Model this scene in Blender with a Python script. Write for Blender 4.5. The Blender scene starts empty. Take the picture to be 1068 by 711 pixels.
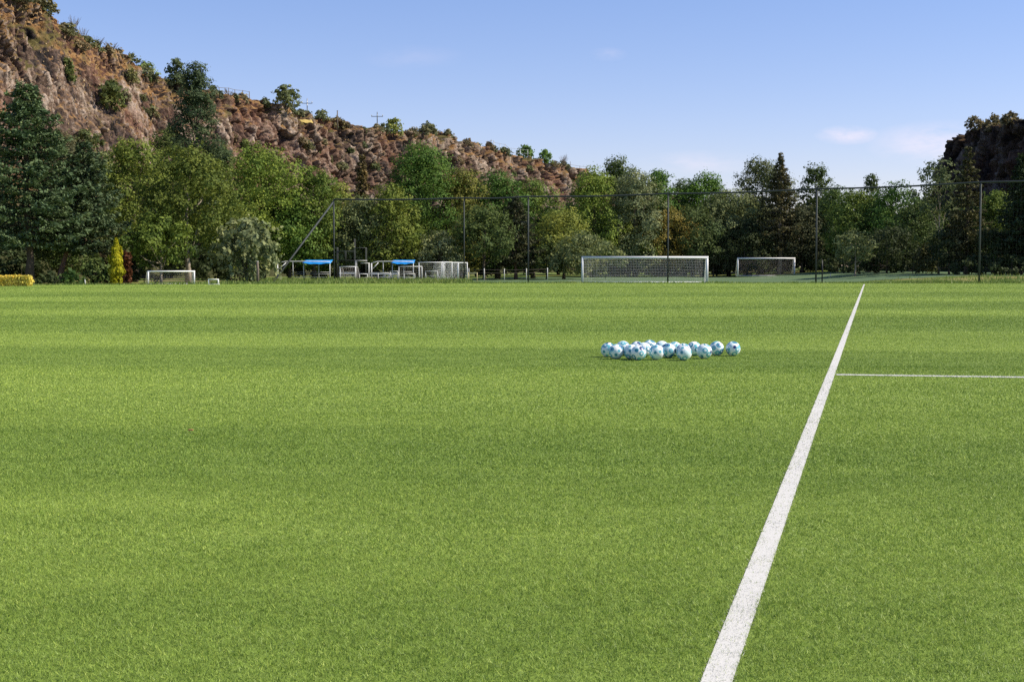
import bpy, math, random
import numpy as np
from mathutils import Vector

# ------------------------------------------------------------------ basics
S = bpy.context.scene
COL = S.collection
R = math.radians
F = 1483.33                      # focal length in photograph pixels (50 mm on 36 mm over 1068 px)
CAMH = 1.33
PITCH = math.atan((355.5 - 278.0) / F)
CP, SP = math.cos(PITCH), math.sin(PITCH)

def ray(px, py):
    a, b = (px - 534.0) / F, (355.5 - py) / F
    return np.array([a, CP + b * SP, -SP + b * CP])

def P(px, py, D):
    d = ray(px, py)
    return np.array([0, 0, CAMH]) + d * (D / d[1])

def HIT(px, py, z=0.0):
    d = ray(px, py)
    return np.array([0, 0, CAMH]) + d * ((z - CAMH) / d[2])

def smooth(a, b, x):
    t = np.clip((np.asarray(x, float) - a) / (b - a), 0, 1)
    return t * t * (3 - 2 * t)

def pitch_end(x):
    return np.interp(x, [-90, -46, -30, -12, 0, 60, 120], [86, 96, 104, 112, 114, 114, 114])

def gz(x, y):
    """height of the natural ground beyond the mown pitch"""
    x = np.asarray(x, float); y = np.asarray(y, float)
    out = smooth(0, 9, y - pitch_end(x))
    zt = -0.14 - 0.10 * smooth(-12, 2, x) + 0.72 * smooth(27, 43, x)
    zt = zt + 0.0042 * np.clip(y - 134, 0, 90) * smooth(-6, 4, x)
    bump = 0.03 * np.sin(x * 0.7 + y * 0.31) + 0.03 * np.sin(x * 0.23 - y * 0.53)
    return out * (zt + bump) - 0.02

def link(name, me, mat=None, parent=None):
    o = bpy.data.objects.new(name, me)
    COL.objects.link(o)
    if mat is not None and me is not None and len(me.materials) == 0:
        me.materials.append(mat)
    if parent is not None:
        o.parent = parent
    return o

def tag(o, label=None, cat=None, group=None, kind=None):
    if label: o['label'] = label
    if cat: o['category'] = cat
    if group: o['group'] = group
    if kind: o['kind'] = kind
    return o

def thing(name, loc, label, cat, group=None, rz=0.0):
    o = bpy.data.objects.new(name, None)
    COL.objects.link(o)
    o.empty_display_size = 0.3
    o.location = loc
    o.rotation_euler = (0, 0, rz)
    return tag(o, label, cat, group)

def np_mesh(name, V, Fc, smooth_shade=False):
    V = np.ascontiguousarray(V, np.float32); Fc = np.ascontiguousarray(Fc, np.int32)
    n, k = Fc.shape
    me = bpy.data.meshes.new(name)
    me.vertices.add(len(V)); me.vertices.foreach_set('co', V.ravel())
    me.loops.add(n * k); me.loops.foreach_set('vertex_index', Fc.ravel())
    me.polygons.add(n)
    me.polygons.foreach_set('loop_start', np.arange(0, n * k, k, dtype=np.int32))
    me.polygons.foreach_set('loop_total', np.full(n, k, np.int32))
    if smooth_shade:
        me.polygons.foreach_set('use_smooth', np.ones(n, bool))
    me.update(calc_edges=True)
    return me

class MB:
    """collects boxes and tubes, builds ONE mesh"""
    def __init__(s): s.v = []; s.f = []; s.sm = []
    def box(s, c, size, rz=0.0):
        c = Vector(c); hx, hy, hz = [q / 2 for q in size]
        b = len(s.v); ca, sa = math.cos(rz), math.sin(rz)
        for dz in (-hz, hz):
            for dx, dy in ((-hx, -hy), (hx, -hy), (hx, hy), (-hx, hy)):
                s.v.append((c.x + dx * ca - dy * sa, c.y + dx * sa + dy * ca, c.z + dz))
        for q in ((0, 3, 2, 1), (4, 5, 6, 7), (0, 1, 5, 4), (1, 2, 6, 5), (2, 3, 7, 6), (3, 0, 4, 7)):
            s.f.append(tuple(b + i for i in q)); s.sm.append(False)
        return s
    def tube(s, pts, rad, n=8, caps=True):
        pts = [Vector(p) for p in pts]
        if not hasattr(rad, '__len__'): rad = [rad] * len(pts)
        rings = []; prev = None
        for i, p in enumerate(pts):
            d = (pts[min(i + 1, len(pts) - 1)] - pts[max(i - 1, 0)])
            if d.length < 1e-9: d = Vector((0, 0, 1))
            d.normalize()
            if prev is None:
                ref = Vector((0, 0, 1)) if abs(d.z) < 0.9 else Vector((1, 0, 0))
                u = d.cross(ref).normalized()
            else:
                u = (prev - d * prev.dot(d))
                u = u.normalized() if u.length > 1e-6 else d.orthogonal().normalized()
            prev = u; w = d.cross(u)
            b = len(s.v)
            for k in range(n):
                a = 2 * math.pi * k / n
                q = p + (u * math.cos(a) + w * math.sin(a)) * rad[i]
                s.v.append(tuple(q))
            rings.append(b)
        for a, b in zip(rings[:-1], rings[1:]):
            for k in range(n):
                s.f.append((a + k, a + (k + 1) % n, b + (k + 1) % n, b + k)); s.sm.append(True)
        if caps:
            s.f.append(tuple(rings[0] + k for k in reversed(range(n)))); s.sm.append(False)
            s.f.append(tuple(rings[-1] + k for k in range(n))); s.sm.append(False)
        return s
    def build(s, name, mat, parent=None):
        me = bpy.data.meshes.new(name)
        me.from_pydata(s.v, [], s.f)
        me.polygons.foreach_set('use_smooth', s.sm)
        me.update()
        return link(name, me, mat, parent)

# ------------------------------------------------------------------ materials
class NT:
    def __init__(s, tree): s.t = tree; s.n = tree.nodes; s.l = tree.links
    def add(s, typ, **kw):
        nd = s.n.new(typ)
        for k, v in kw.items(): setattr(nd, k, v)
        return nd
    def put(s, sock, val):
        if hasattr(val, 'is_output'): s.l.new(val, sock)
        elif val is not None: sock.default_value = val
    def math(s, op, a, b=None, clamp=False):
        nd = s.add('ShaderNodeMath', operation=op, use_clamp=clamp)
        s.put(nd.inputs[0], a)
        if b is not None: s.put(nd.inputs[1], b)
        return nd.outputs[0]
    def mix(s, f, a, b, blend='MIX'):
        nd = s.add('ShaderNodeMix', data_type='RGBA', blend_type=blend)
        s.put(nd.inputs[0], f); s.put(nd.inputs[6], a); s.put(nd.inputs[7], b)
        return nd.outputs[2]
    def noise(s, vec, scale, detail=3, rough=0.55):
        nd = s.add('ShaderNodeTexNoise')
        if vec is not None: s.l.new(vec, nd.inputs['Vector'])
        nd.inputs['Scale'].default_value = scale; nd.inputs['Detail'].default_value = detail
        nd.inputs['Roughness'].default_value = rough
        return nd.outputs['Fac']
    def ramp(s, f, stops, interp='LINEAR'):
        nd = s.add('ShaderNodeValToRGB')
        cr = nd.color_ramp; cr.interpolation = interp
        stops = [(p, (c, c, c, 1) if not hasattr(c, '__len__') else (*c[:3], 1)) for p, c in stops]
        while len(cr.elements) < len(stops): cr.elements.new(1.0)
        for e, (p, c) in zip(cr.elements, stops): e.position = p; e.color = c
        s.put(nd.inputs[0], f)
        return nd.outputs[0]
    def maprange(s, v, a, b, c=0.0, d=1.0):
        nd = s.add('ShaderNodeMapRange')
        s.put(nd.inputs[0], v)
        for i, q in enumerate((a, b, c, d)): nd.inputs[i + 1].default_value = q
        return nd.outputs[0]
    def mapping(s, vec, scale=(1, 1, 1), rot=(0, 0, 0), loc=(0, 0, 0)):
        nd = s.add('ShaderNodeMapping'); s.l.new(vec, nd.inputs[0])
        nd.inputs['Scale'].default_value = scale; nd.inputs['Rotation'].default_value = rot; nd.inputs['Location'].default_value = loc
        return nd.outputs[0]

def new_mat(name):
    m = bpy.data.materials.new(name); m.use_nodes = True
    t = NT(m.node_tree); t.n.clear()
    out = t.add('ShaderNodeOutputMaterial')
    return m, t, out

def c4(c): return (c[0], c[1], c[2], 1.0)

def simple(name, col, rough=0.5, metallic=0.0, var=0.12, scale=6.0, spec=0.4):
    m, t, out = new_mat(name)
    b = t.add('ShaderNodeBsdfPrincipled')
    g = t.add('ShaderNodeTexCoord').outputs['Object']
    nz = t.noise(g, scale, 4)
    k = t.maprange(nz, 0.25, 0.75, 1 - var, 1 + var)
    cc = t.mix(1.0, c4(col), k, 'MULTIPLY')
    t.l.new(cc, b.inputs['Base Color'])
    b.inputs['Roughness'].default_value = rough; b.inputs['Metallic'].default_value = metallic
    b.inputs['Specular IOR Level'].default_value = spec
    t.l.new(b.outputs[0], out.inputs[0])
    return m

# stripes of the mowing, as depth -> lightness
STR = [(0, .5), (5.0, .42), (6.2, .62), (7.2, .62), (8.2, .34), (10.6, .30), (12.4, .62), (17.2, .66), (18.8, .30), (23.0, .30),
       (24.2, .72), (28.6, .72), (30.5, .22), (36.6, .26), (38.8, .78), (43.2, .74), (46.0, .28), (51.5, .32), (54.8, .74), (61, .70),
       (64, .32), (72, .34), (76, .75), (85, .62), (90, .40), (97, .75), (104, .8), (115, .6)]

STR = [(d, v if d < 26 else .52 + (v - .52) * .72) for d, v in STR]

def turf_colour(t, dark, light):
    pos = t.add('ShaderNodeNewGeometry').outputs['Position']
    sx = t.add('ShaderNodeSeparateXYZ'); t.l.new(pos, sx.inputs[0])
    flat = t.mapping(pos, (1, 1, 0))
    w1 = t.maprange(t.noise(t.mapping(flat, (0.35, 1, 1)), 0.06, 2), 0, 1, -6.5, 6.5)
    yy = t.math('ADD', sx.outputs[1], w1)
    amt = t.maprange(sx.outputs[1], 4, 25, 0.35, 1.0)
    yy = t.math('ADD', sx.outputs[1], t.math('MULTIPLY', w1, amt))
    yy = t.math('ADD', yy, t.math('MULTIPLY', sx.outputs[0], 0.02))
    v = t.ramp(t.math('DIVIDE', yy, 120.0), [(a / 120.0, b) for a, b in STR])
    big = t.noise(t.mapping(flat, (0.6, 1, 1), (0, 0, 0.25)), 0.16, 4)
    mid = t.noise(flat, 1.1, 4)
    fine = t.noise(flat, 14.0, 3, 0.7)
    # streaks along the mower's path, across the picture
    streak = t.noise(t.mapping(flat, (0.12, 2.2, 1)), 1.2, 3)
    v = t.math('ADD', v, t.maprange(big, .25, .75, -.24, .24))
    v = t.math('ADD', v, t.maprange(streak, .3, .7, -.09, .09))
    v = t.math('ADD', v, t.maprange(mid, .3, .7, -.10, .10), True)
    c = t.mix(v, c4(dark), c4(light))
    k = t.maprange(fine, .3, .7, .86, 1.14)
    return t.mix(1.0, c, k, 'MULTIPLY'), flat

GD, GL = (0.116, 0.184, 0.027), (0.250, 0.332, 0.061)
def mat_turf_ground():
    m, t, out = new_mat('mown_turf')
    c, flat = turf_colour(t, GD, GL)
    b = t.add('ShaderNodeBsdfPrincipled'); b.inputs['Roughness'].default_value = 0.9
    b.inputs['Specular IOR Level'].default_value = 0.15
    t.l.new(c, b.inputs['Base Color'])
    bp = t.add('ShaderNodeBump'); bp.inputs['Strength'].default_value = 0.5; bp.inputs['Distance'].default_value = 0.04
    h = t.math('ADD', t.noise(flat, 30.0, 4, .7), t.noise(flat, 5.0, 3))
    t.l.new(h, bp.inputs['Height']); t.l.new(bp.outputs[0], b.inputs['Normal'])
    t.l.new(b.outputs[0], out.inputs[0])
    return m

def mat_blade():
    m, t, out = new_mat('grass_blade')
    c, flat = turf_colour(t, tuple(1.45 * q for q in GD), tuple(1.45 * q for q in GL))
    rnd = t.add('ShaderNodeNewGeometry').outputs['Random Per Island']
    k = t.ramp(rnd, [(0, (.50, .56, .50)), (.45, (.98, 1, 1)), (.85, (1.2, 1.15, 1.1)), (1, (1.75, 1.45, 1.6))])
    c = t.mix(1.0, c, k, 'MULTIPLY')
    b = t.add('ShaderNodeBsdfPrincipled'); b.inputs['Roughness'].default_value = 0.5
    b.inputs['Specular IOR Level'].default_value = 0.3
    t.l.new(c, b.inputs['Base Color'])
    tr = t.add('ShaderNodeBsdfTranslucent'); t.l.new(c, tr.inputs[0])
    mx = t.add('ShaderNodeMixShader'); mx.inputs[0].default_value = 0.18
    t.l.new(b.outputs[0], mx.inputs[1]); t.l.new(tr.outputs[0], mx.inputs[2])
    t.l.new(mx.outputs[0], out.inputs[0])
    return m

def mat_paint_line():
    m, t, out = new_mat('white_line_paint')
    g = t.add('ShaderNodeNewGeometry')
    flat = t.mapping(g.outputs['Position'], (1, 1, 0))
    rnd = g.outputs['Random Per Island']
    nz = t.noise(flat, 70, 4, .75)
    c = t.ramp(t.math('ADD', t.math('MULTIPLY', rnd, .35), t.math('MULTIPLY', nz, .8)), [(.30, (.14, .17, .09)), (.40, (.46, .46, .39)), (.54, (.58, .57, .52)), (.8, (.66, .64, .60))])
    b = t.add('ShaderNodeBsdfPrincipled'); b.inputs['Roughness'].default_value = 0.8
    t.l.new(c, b.inputs['Base Color'])
    t.l.new(b.outputs[0], out.inputs[0])
    return m

def mat_leaf(name='leaf', gloss=.14, trans=.30):
    m, t, out = new_mat(name)
    oi = t.add('ShaderNodeObjectInfo')
    g = t.add('ShaderNodeNewGeometry')
    rnd = g.outputs['Random Per Island']
    nz = t.noise(g.outputs['Position'], 0.55, 3)
    k = t.ramp(rnd, [(0, (.70, .74, .74)), (.5, (.97, .98, .97)), (.95, (1.25, 1.2, 1.1)), (1, (1.6, 1.45, 1.3))])
    c = t.mix(1.0, oi.outputs['Color'], k, 'MULTIPLY')
    k2 = t.ramp(nz, [(.3, (.78, .86, .9)), (.7, (1.22, 1.12, .95))])
    c = t.mix(1.0, c, k2, 'MULTIPLY')
    b = t.add('ShaderNodeBsdfPrincipled'); b.inputs['Roughness'].default_value = 0.65
    b.inputs['Specular IOR Level'].default_value = gloss
    t.l.new(c, b.inputs['Base Color'])
    tr = t.add('ShaderNodeBsdfTranslucent'); t.l.new(c, tr.inputs[0])
    mx = t.add('ShaderNodeMixShader'); mx.inputs[0].default_value = trans
    t.l.new(b.outputs[0], mx.inputs[1]); t.l.new(tr.outputs[0], mx.inputs[2])
    t.l.new(mx.outputs[0], out.inputs[0])
    return m

def mat_ground():
    m, t, out = new_mat('rough_ground')
    pos = t.add('ShaderNodeNewGeometry').outputs['Position']
    n1 = t.noise(pos, .12, 4); n2 = t.noise(pos, 1.2, 4)
    c = t.ramp(n1, [(.35, (.07, .12, .02)), (.5, (.11, .16, .03)), (.62, (.24, .21, .075))])
    c = t.mix(1.0, c, t.maprange(n2, .3, .7, .7, 1.3), 'MULTIPLY')
    b = t.add('ShaderNodeBsdfPrincipled'); b.inputs['Roughness'].default_value = 0.95
    b.inputs['Specular IOR Level'].default_value = 0.1
    t.l.new(c, b.inputs['Base Color'])
    t.l.new(b.outputs[0], out.inputs[0])
    return m

def mat_hill(name, tint=(1, 1, 1), grass=1.0):
    m, t, out = new_mat(name)
    g = t.add('ShaderNodeNewGeometry'); pos = g.outputs['Position']
    at = t.add('ShaderNodeAttribute', attribute_name='cell').outputs['Fac']
    col_n = t.noise(t.mapping(pos, (1, 1, .22)), 1.1, 5, .65)           # columns of the lava flow
    zone = t.noise(t.mapping(pos, (1, 1, 1.6)), .10, 4)                # beds of darker and paler rock
    f = t.math('ADD', t.math('MULTIPLY', at, .44), t.math('MULTIPLY', col_n, .34))
    f = t.math('ADD', f, t.math('MULTIPLY', zone, .30))
    rock = t.ramp(f, [(.40, (.022, .020, .020)), (.47, (.060, .049, .045)), (.53, (.120, .085, .066)), (.59, (.18, .132, .098)), (.66, (.35, .29, .235))])
    n0 = t.noise(pos, 1.9, 6, .7)
    rock = t.mix(1.0, rock, t.maprange(n0, .34, .66, .42, 1.55), 'MULTIPLY')
    stain = t.noise(t.mapping(pos, (1, 1, .5), (0, 0, 0), (7, 3, 1)), .12, 5)
    rock = t.mix(t.maprange(stain, .47, .60, 0, .6), rock, t.mix(t.maprange(n0, .35, .65), (.11, .050, .036, 1), (.24, .125, .080, 1)))
    nsep = t.add('ShaderNodeSeparateXYZ'); t.l.new(g.outputs['Normal'], nsep.inputs[0])
    n1 = t.noise(t.mapping(pos, (1, 1, .6)), .30, 6, .65); n2 = t.noise(t.mapping(pos, (1, 1, .7), (0, 0, 0), (3, 9, 2)), .16, 5)
    dry = t.ramp(t.noise(pos, .8, 4), [(.3, (.14, .080, .036)), (.5, (.26, .150, .062)), (.7, (.38, .26, .125))])
    green = t.ramp(t.noise(pos, 1.1, 4), [(.3, (.04, .055, .018)), (.7, (.10, .11, .04))])
    veg = t.mix(t.maprange(n2, .50, .60, 0, .8), dry, green)
    px = t.add('ShaderNodeSeparateXYZ'); t.l.new(pos, px.inputs[0])
    left = t.maprange(px.outputs[0], -72, -35, .16, -.02)          # more dry grass on the western slope
    cover = t.math('ADD', t.math('ADD', t.math('MULTIPLY', nsep.outputs[2], .60), t.math('MULTIPLY', n1, .9)), left)
    cap = t.add('ShaderNodeAttribute', attribute_name='cap').outputs['Fac']
    cover = t.math('ADD', cover, t.maprange(cap, 0, 1, -.07, .20))            # soil and dry grass lie along the crest
    c = t.mix(t.math('MULTIPLY', t.maprange(cover, .80, 1.02), grass), rock, veg)
    low = t.math('ADD', px.outputs[2], t.maprange(n2, 0, 1, -5, 5))          # scrub and litter cover the foot of the slope
    c = t.mix(t.maprange(low, 13, 7), c, t.mix(.5, green, (.05, .05, .022, 1)))
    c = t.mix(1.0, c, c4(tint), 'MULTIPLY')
    b = t.add('ShaderNodeBsdfPrincipled'); b.inputs['Roughness'].default_value = 0.95
    b.inputs['Specular IOR Level'].default_value = 0.1
    t.l.new(c, b.inputs['Base Color'])
    bp = t.add('ShaderNodeBump'); bp.inputs['Strength'].default_value = 0.7; bp.inputs['Distance'].default_value = 0.5
    t.l.new(n0, bp.inputs['Height']); t.l.new(bp.outputs[0], b.inputs['Normal'])
    t.l.new(b.outputs[0], out.inputs[0])
    return m

M = dict(
    turf=mat_turf_ground(), blade=mat_blade(), line=mat_paint_line(), leaf=mat_leaf('leaf'), needle=mat_leaf('needle', .12, .14),
    ground=mat_ground(), hill=mat_hill('cliff_rock', (.95, .90, .87)), hill_shade=mat_hill('shade_tinted_cliff_rock', (.42, .42, .44), .8),  # second rock is the same one darkened, painting in the right cliff's shade
    bark=simple('bark', (.085, .065, .048), .95, scale=3, var=.35), pale_bark=simple('pale_bark', (.30, .25, .19), .9, scale=3, var=.3),
    red_bark=simple('reddish_bark', (.19, .115, .08), .95, scale=3, var=.3),
    white=simple('white_paint', (.80, .80, .78), .4, var=.08), dull_white=simple('dull_white_paint', (.58, .58, .54), .5, var=.18),
    net=simple('white_net_cord', (.78, .78, .75), .8, var=.05), grey_net=simple('grey_net_cord', (.62, .57, .54), .9, var=.1),
    dark_net=simple('dark_net_cord', (.06, .07, .06), .8), steel=simple('dark_green_steel', (.058, .066, .064), .65, 0, .2, spec=.2),
    grey=simple('galvanised_steel', (.33, .34, .34), .45, .5, .15), blue=simple('blue_tarpaulin', (.012, .27, .74), .45, var=.12, scale=2),
    yellow=simple('yellow_sheet', (.46, .34, .10), .9, var=.15), yellow_paint=simple('yellow_paint', (.62, .52, .25), .6),
    dark_grey=simple('dull_grey_steel', (.12, .125, .12), .7, 0, .2, spec=.2),
    wood=simple('weathered_wood', (.16, .13, .10), .9, var=.3), plastic=simple('black_plastic', (.02, .022, .022), .5),
)

# ------------------------------------------------------------------ noise (numpy)
def hash3(i, j, k, s):
    n = (i.astype(np.int64) * 374761393 + j.astype(np.int64) * 668265263 + k.astype(np.int64) * 2147483647 + s * 1274126177) & 0xffffffff
    n = ((n ^ (n >> 13)) * 1274126177) & 0xffffffff
    n = ((n ^ (n >> 16)) * 2246822519) & 0xffffffff
    return ((n ^ (n >> 15)) & 0xffffff) / float(0xffffff)

def vnoise(p, s=0):
    i = np.floor(p); f = p - i; f = f * f * (3 - 2 * f); i = i.astype(np.int64)
    r = 0
    for a in (0, 1):
        wa = f[:, 0] if a else 1 - f[:, 0]
        for b in (0, 1):
            wb = f[:, 1] if b else 1 - f[:, 1]
            for c in (0, 1):
                wc = f[:, 2] if c else 1 - f[:, 2]
                r = r + wa * wb * wc * hash3(i[:, 0] + a, i[:, 1] + b, i[:, 2] + c, s)
    return r

def fbm(p, s=0, o=4):
    r = 0; a = .5; t = 0
    for q in range(o):
        r = r + a * vnoise(p * 2 ** q, s + q); t += a; a *= .5
    return r / t

def cells(p, s=0):
    """random value of the nearest cell and how far a point is from the seam between cells"""
    i = np.floor(p).astype(np.int64)
    best = np.full(len(p), 9.0); sec = np.full(len(p), 9.0); val = np.zeros(len(p))
    for a in (-1, 0, 1):
        for b in (-1, 0, 1):
            for c in (-1, 0, 1):
                q = i + np.array([a, b, c])
                ctr = np.stack([q[:, m] + hash3(q[:, 0], q[:, 1], q[:, 2], s + 11 * m + 1) for m in range(3)], 1)
                d = ((p - ctr) ** 2).sum(1)
                hit = d < best
                sec = np.where(hit, best, np.minimum(sec, d))
                best = np.where(hit, d, best)
                val = np.where(hit, hash3(q[:, 0], q[:, 1], q[:, 2], s + 77), val)
    return val, np.sqrt(sec) - np.sqrt(best)

# ------------------------------------------------------------------ ground, pitch, lines
def grid_sheet(name, xs, ys, zf, mat):
    X, Y = np.meshgrid(xs, ys)
    V = np.stack([X.ravel(), Y.ravel(), zf(X.ravel(), Y.ravel())], 1)
    nx, ny = len(xs), len(ys)
    a = (np.arange(ny - 1)[:, None] * nx + np.arange(nx - 1)[None, :]).ravel()
    me = np_mesh(name, V, np.stack([a, a + 1, a + nx + 1, a + nx], 1), True)
    return link(name, me, mat)

xs = np.concatenate([[-1600, -700, -300, -160], np.arange(-110, 111, 2.0), [160, 300, 700, 1600]])
ys = np.concatenate([[-300, -60], np.arange(-20, 84, 13), np.arange(84, 240, 1.5), [300, 450, 800, 1700]])
tag(grid_sheet('ground', xs, ys, gz, M['ground']), kind='structure')

pxs = np.arange(-88, 89, 2.0)
V = []; Fq = []
for x in pxs:
    V.append((x, -18, 0.0)); V.append((x, float(pitch_end(x)), 0.0))
for i in range(len(pxs) - 1): Fq.append((2 * i, 2 * i + 2, 2 * i + 3, 2 * i + 1))
tag(link('pitch', np_mesh('pitch', np.array(V), np.array(Fq)), M['turf']), kind='structure')

LA, LB = HIT(747.2, 711), HIT(901.4, 296.4)
LDIR = (LB - LA)[:2] / np.linalg.norm((LB - LA)[:2]); LN = np.array([LDIR[1], -LDIR[0]])
LA = LA[:2] - LDIR * 4.0
LLEN = float(np.dot(LB[:2] - LA, LDIR)); LHW = 0.050
CA, CB = HIT(872, 390.8), HIT(1068, 393.6)
CDIR = (CB - CA)[:2] / np.linalg.norm((CB - CA)[:2]); CN = np.array([-CDIR[1], CDIR[0]])
CA = CA[:2]; CLEN = 30.0; CHW = 0.09
GE = LB[:2]; GDIR = CDIR

def line_dist(x, y):
    """signed membership of the painted lines (<0 inside)"""
    dx, dy = x - LA[0], y - LA[1]
    a = np.abs(dx * LN[0] + dy * LN[1]) - LHW
    al = dx * LDIR[0] + dy * LDIR[1]
    a = np.where((al < 0) | (al > LLEN), 1, a)
    dx, dy = x - CA[0], y - CA[1]
    b = np.abs(dx * CN[0] + dy * CN[1]) - CHW
    al = dx * CDIR[0] + dy * CDIR[1]
    b = np.where((al < 0) | (al > CLEN), 1, b)
    return a, b

def blades(x, y, h, w, rng, z0=0.0, lean=1.15):
    n = len(x)
    a = rng.uniform(0, 2 * np.pi, n)
    wx, wy = np.cos(a) * w / 2, np.sin(a) * w / 2
    la = rng.uniform(0, 2 * np.pi, n); lr = h * np.abs(rng.normal(0, lean, n))
    V = np.zeros((n, 3, 3))
    V[:, 0] = np.stack([x - wx, y - wy, np.full(n, z0)], 1)
    V[:, 1] = np.stack([x + wx, y + wy, np.full(n, z0)], 1)
    V[:, 2] = np.stack([x + np.cos(la) * lr, y + np.sin(la) * lr, z0 + h], 1)
    return V.reshape(-1, 3)

rng = np.random.default_rng(5)
GV = []; L1 = []; L2 = []
#        y0   y1   density  height  width
BANDS = [(3.3, 4.6, 17000, .024, .0027), (4.6, 6.5, 21000, .025, .0027), (6.5, 9, 13000, .026, .0035), (9, 13, 6500, .027, .005), (13, 19, 2900, .028, .0075),
         (19, 28, 1700, .019, .010), (28, 40, 600, .027, .015), (40, 56, 260, .028, .021), (56, 78, 120, .030, .030), (78, 114.5, 60, .032, .042)]
for y0, y1, den, h, w in BANDS:
    hw = 0.37 * y1 + 1.2
    n = int(2 * hw * (y1 - y0) * den)
    x = rng.uniform(-hw, hw, n); y = rng.uniform(y0, y1, n)
    ok = np.abs(x) < 0.37 * y + 1.2
    x, y = x[ok], y[ok]; n = len(x)
    ok = y < pitch_end(x) - .1
    x, y = x[ok], y[ok]; n = len(x)
    clump = fbm(np.stack([x * 24, y * 24, np.zeros(n)], 1), 3, 3)
    clump = .5 + (clump - .5) * float(np.interp(y0, [6, 20], [1.0, .3]))
    clump2 = fbm(np.stack([x * 2.2, y * 2.2, np.zeros(n)], 1), 8, 2)
    hh = .54 * h * rng.uniform(.55, 1.25, n) * (.45 + 1.1 * clump) * (.70 + .6 * clump2)
    a, b = line_dist(x + rng.normal(0, .006, n), y + rng.normal(0, .006, n))
    miss = rng.random(n) < .07
    ina, inb = (a < 0) & ~miss, b < 0
    hh = np.where(ina, hh * .6, hh)
    V = blades(x, y, hh, w * rng.uniform(.6, 1.3, n), rng).reshape(n, 9)
    GV.append(V[~ina & ~inb]); L1.append(V[ina]); L2.append(V[inb])
def tri_obj(name, V9, mat):
    V = V9.reshape(-1, 3)
    return link(name, np_mesh(name, V, np.arange(len(V)).reshape(-1, 3)), mat)
tag(tri_obj('grass', np.concatenate(GV), M['blade']), 'short mown green grass covering the pitch', 'grass', kind='stuff')

def strip(name, A, D, N, hw, L, V9, mat, wav=0.0):
    n = max(2, int(L / .5)); vs = []
    for i in range(n + 1):
        s = L * i / n; c = A + D * s
        for sg in (-1, 1):
            q = c + N * sg * hw
            vs.append((q[0], q[1], .004))
    V = np.array(vs); f = []
    for i in range(n):
        f.append((2 * i, 2 * i + 2, 2 * i + 3)); f.append((2 * i, 2 * i + 3, 2 * i + 1))
    f = np.array(f)
    if V9 is not None and len(V9):
        W = V9.reshape(-1, 3)
        f = np.concatenate([f, np.arange(len(W)).reshape(-1, 3) + len(V)]); V = np.concatenate([V, W])
    o = link(name, np_mesh(name, V, f), mat)
    o.visible_shadow = True
    return tag(o, kind='structure')
strip('touchline_marking', LA, LDIR, LN, LHW, LLEN, np.concatenate(L1), M['line'])
strip('cross_line_marking', CA, CDIR, CN, CHW, CLEN, np.concatenate(L2), M['line'])
strip('goal_line_marking', GE, GDIR, np.array([-GDIR[1], GDIR[0]]), .06, 45.0, None, M['line'])

# second, bluish green pitch behind the fence
def mat_second():
    m, t, out = new_mat('second_pitch_turf')
    pos = t.add('ShaderNodeNewGeometry').outputs['Position']
    c = t.ramp(t.noise(pos, .3, 4), [(.3, (.062, .118, .040)), (.7, (.095, .155, .055))])
    b = t.add('ShaderNodeBsdfPrincipled'); b.inputs['Roughness'].default_value = .9
    t.l.new(c, b.inputs['Base Color']); t.l.new(b.outputs[0], out.inputs[0])
    return m
sx_, sy_ = np.arange(-5, 64, 1.5), np.arange(131, 184, 1.5)
tag(grid_sheet('second_pitch', sx_, sy_, lambda x, y: gz(x, y) + .02, mat_second()), kind='structure')
for (p0, p1, D) in ((592, 700, 150), (740, 960, 172)):
    x0, x1 = P(p0, 290, D)[0], P(p1, 290, D)[0]
    xs2 = np.arange(x0, x1, 1.0)
    tag(grid_sheet('second_pitch_marking', xs2, np.array([D - .12, D + .12]), lambda x, y: gz(x, y) + .03, M['line']), kind='structure')

# longer, uncut grass along the far edge of the pitch
rng = np.random.default_rng(9)
vv = []
n = 26000
x = rng.uniform(-60, 62, n); d = rng.exponential(3.2, n)
pe = pitch_end(x)
y = pe + .1 + d
ht = np.interp(x, [-60, -28, -22, -4, 0, 26, 34, 62], [.13, .16, .30, .24, .20, .15, .28, .30]) * rng.uniform(.5, 1.25, n) * (.5 + fbm(np.stack([x * .35, y * .35, x * 0], 1), 4, 3))
V = blades(x, y, ht, rng.uniform(.03, .09, n), rng, 0, .35).reshape(n, 3, 3)
V[:, :, 2] += gz(x, y)[:, None]
vv.append(V.reshape(n, 9))
n = 9000                                            # the weedy strip before the training shelters
x = rng.uniform(-27, -4, n); y = rng.uniform(134, 146, n)
ht = .36 * rng.uniform(.3, 1.4, n) * (.4 + fbm(np.stack([x * .5, y * .5, x * 0], 1), 14, 3))
V = blades(x, y, ht, rng.uniform(.04, .1, n), rng, 0, .3).reshape(n, 3, 3)
V[:, :, 2] += gz(x, y)[:, None]
vv.append(V.reshape(n, 9))
def mat_rough_grass():
    m, t, out = new_mat('rough_grass_blade')
    g = t.add('ShaderNodeNewGeometry')
    c = t.ramp(g.outputs['Random Per Island'], [(0, (.10, .17, .025)), (.6, (.19, .28, .05)), (1, (.32, .36, .10))])
    b = t.add('ShaderNodeBsdfPrincipled'); b.inputs['Roughness'].default_value = .6
    t.l.new(c, b.inputs['Base Color'])
    tr = t.add('ShaderNodeBsdfTranslucent'); t.l.new(c, tr.inputs[0])
    mx = t.add('ShaderNodeMixShader'); mx.inputs[0].default_value = .3
    t.l.new(b.outputs[0], mx.inputs[1]); t.l.new(tr.outputs[0], mx.inputs[2]); t.l.new(mx.outputs[0], out.inputs[0])
    return m
M['rough'] = mat_rough_grass()
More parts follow.
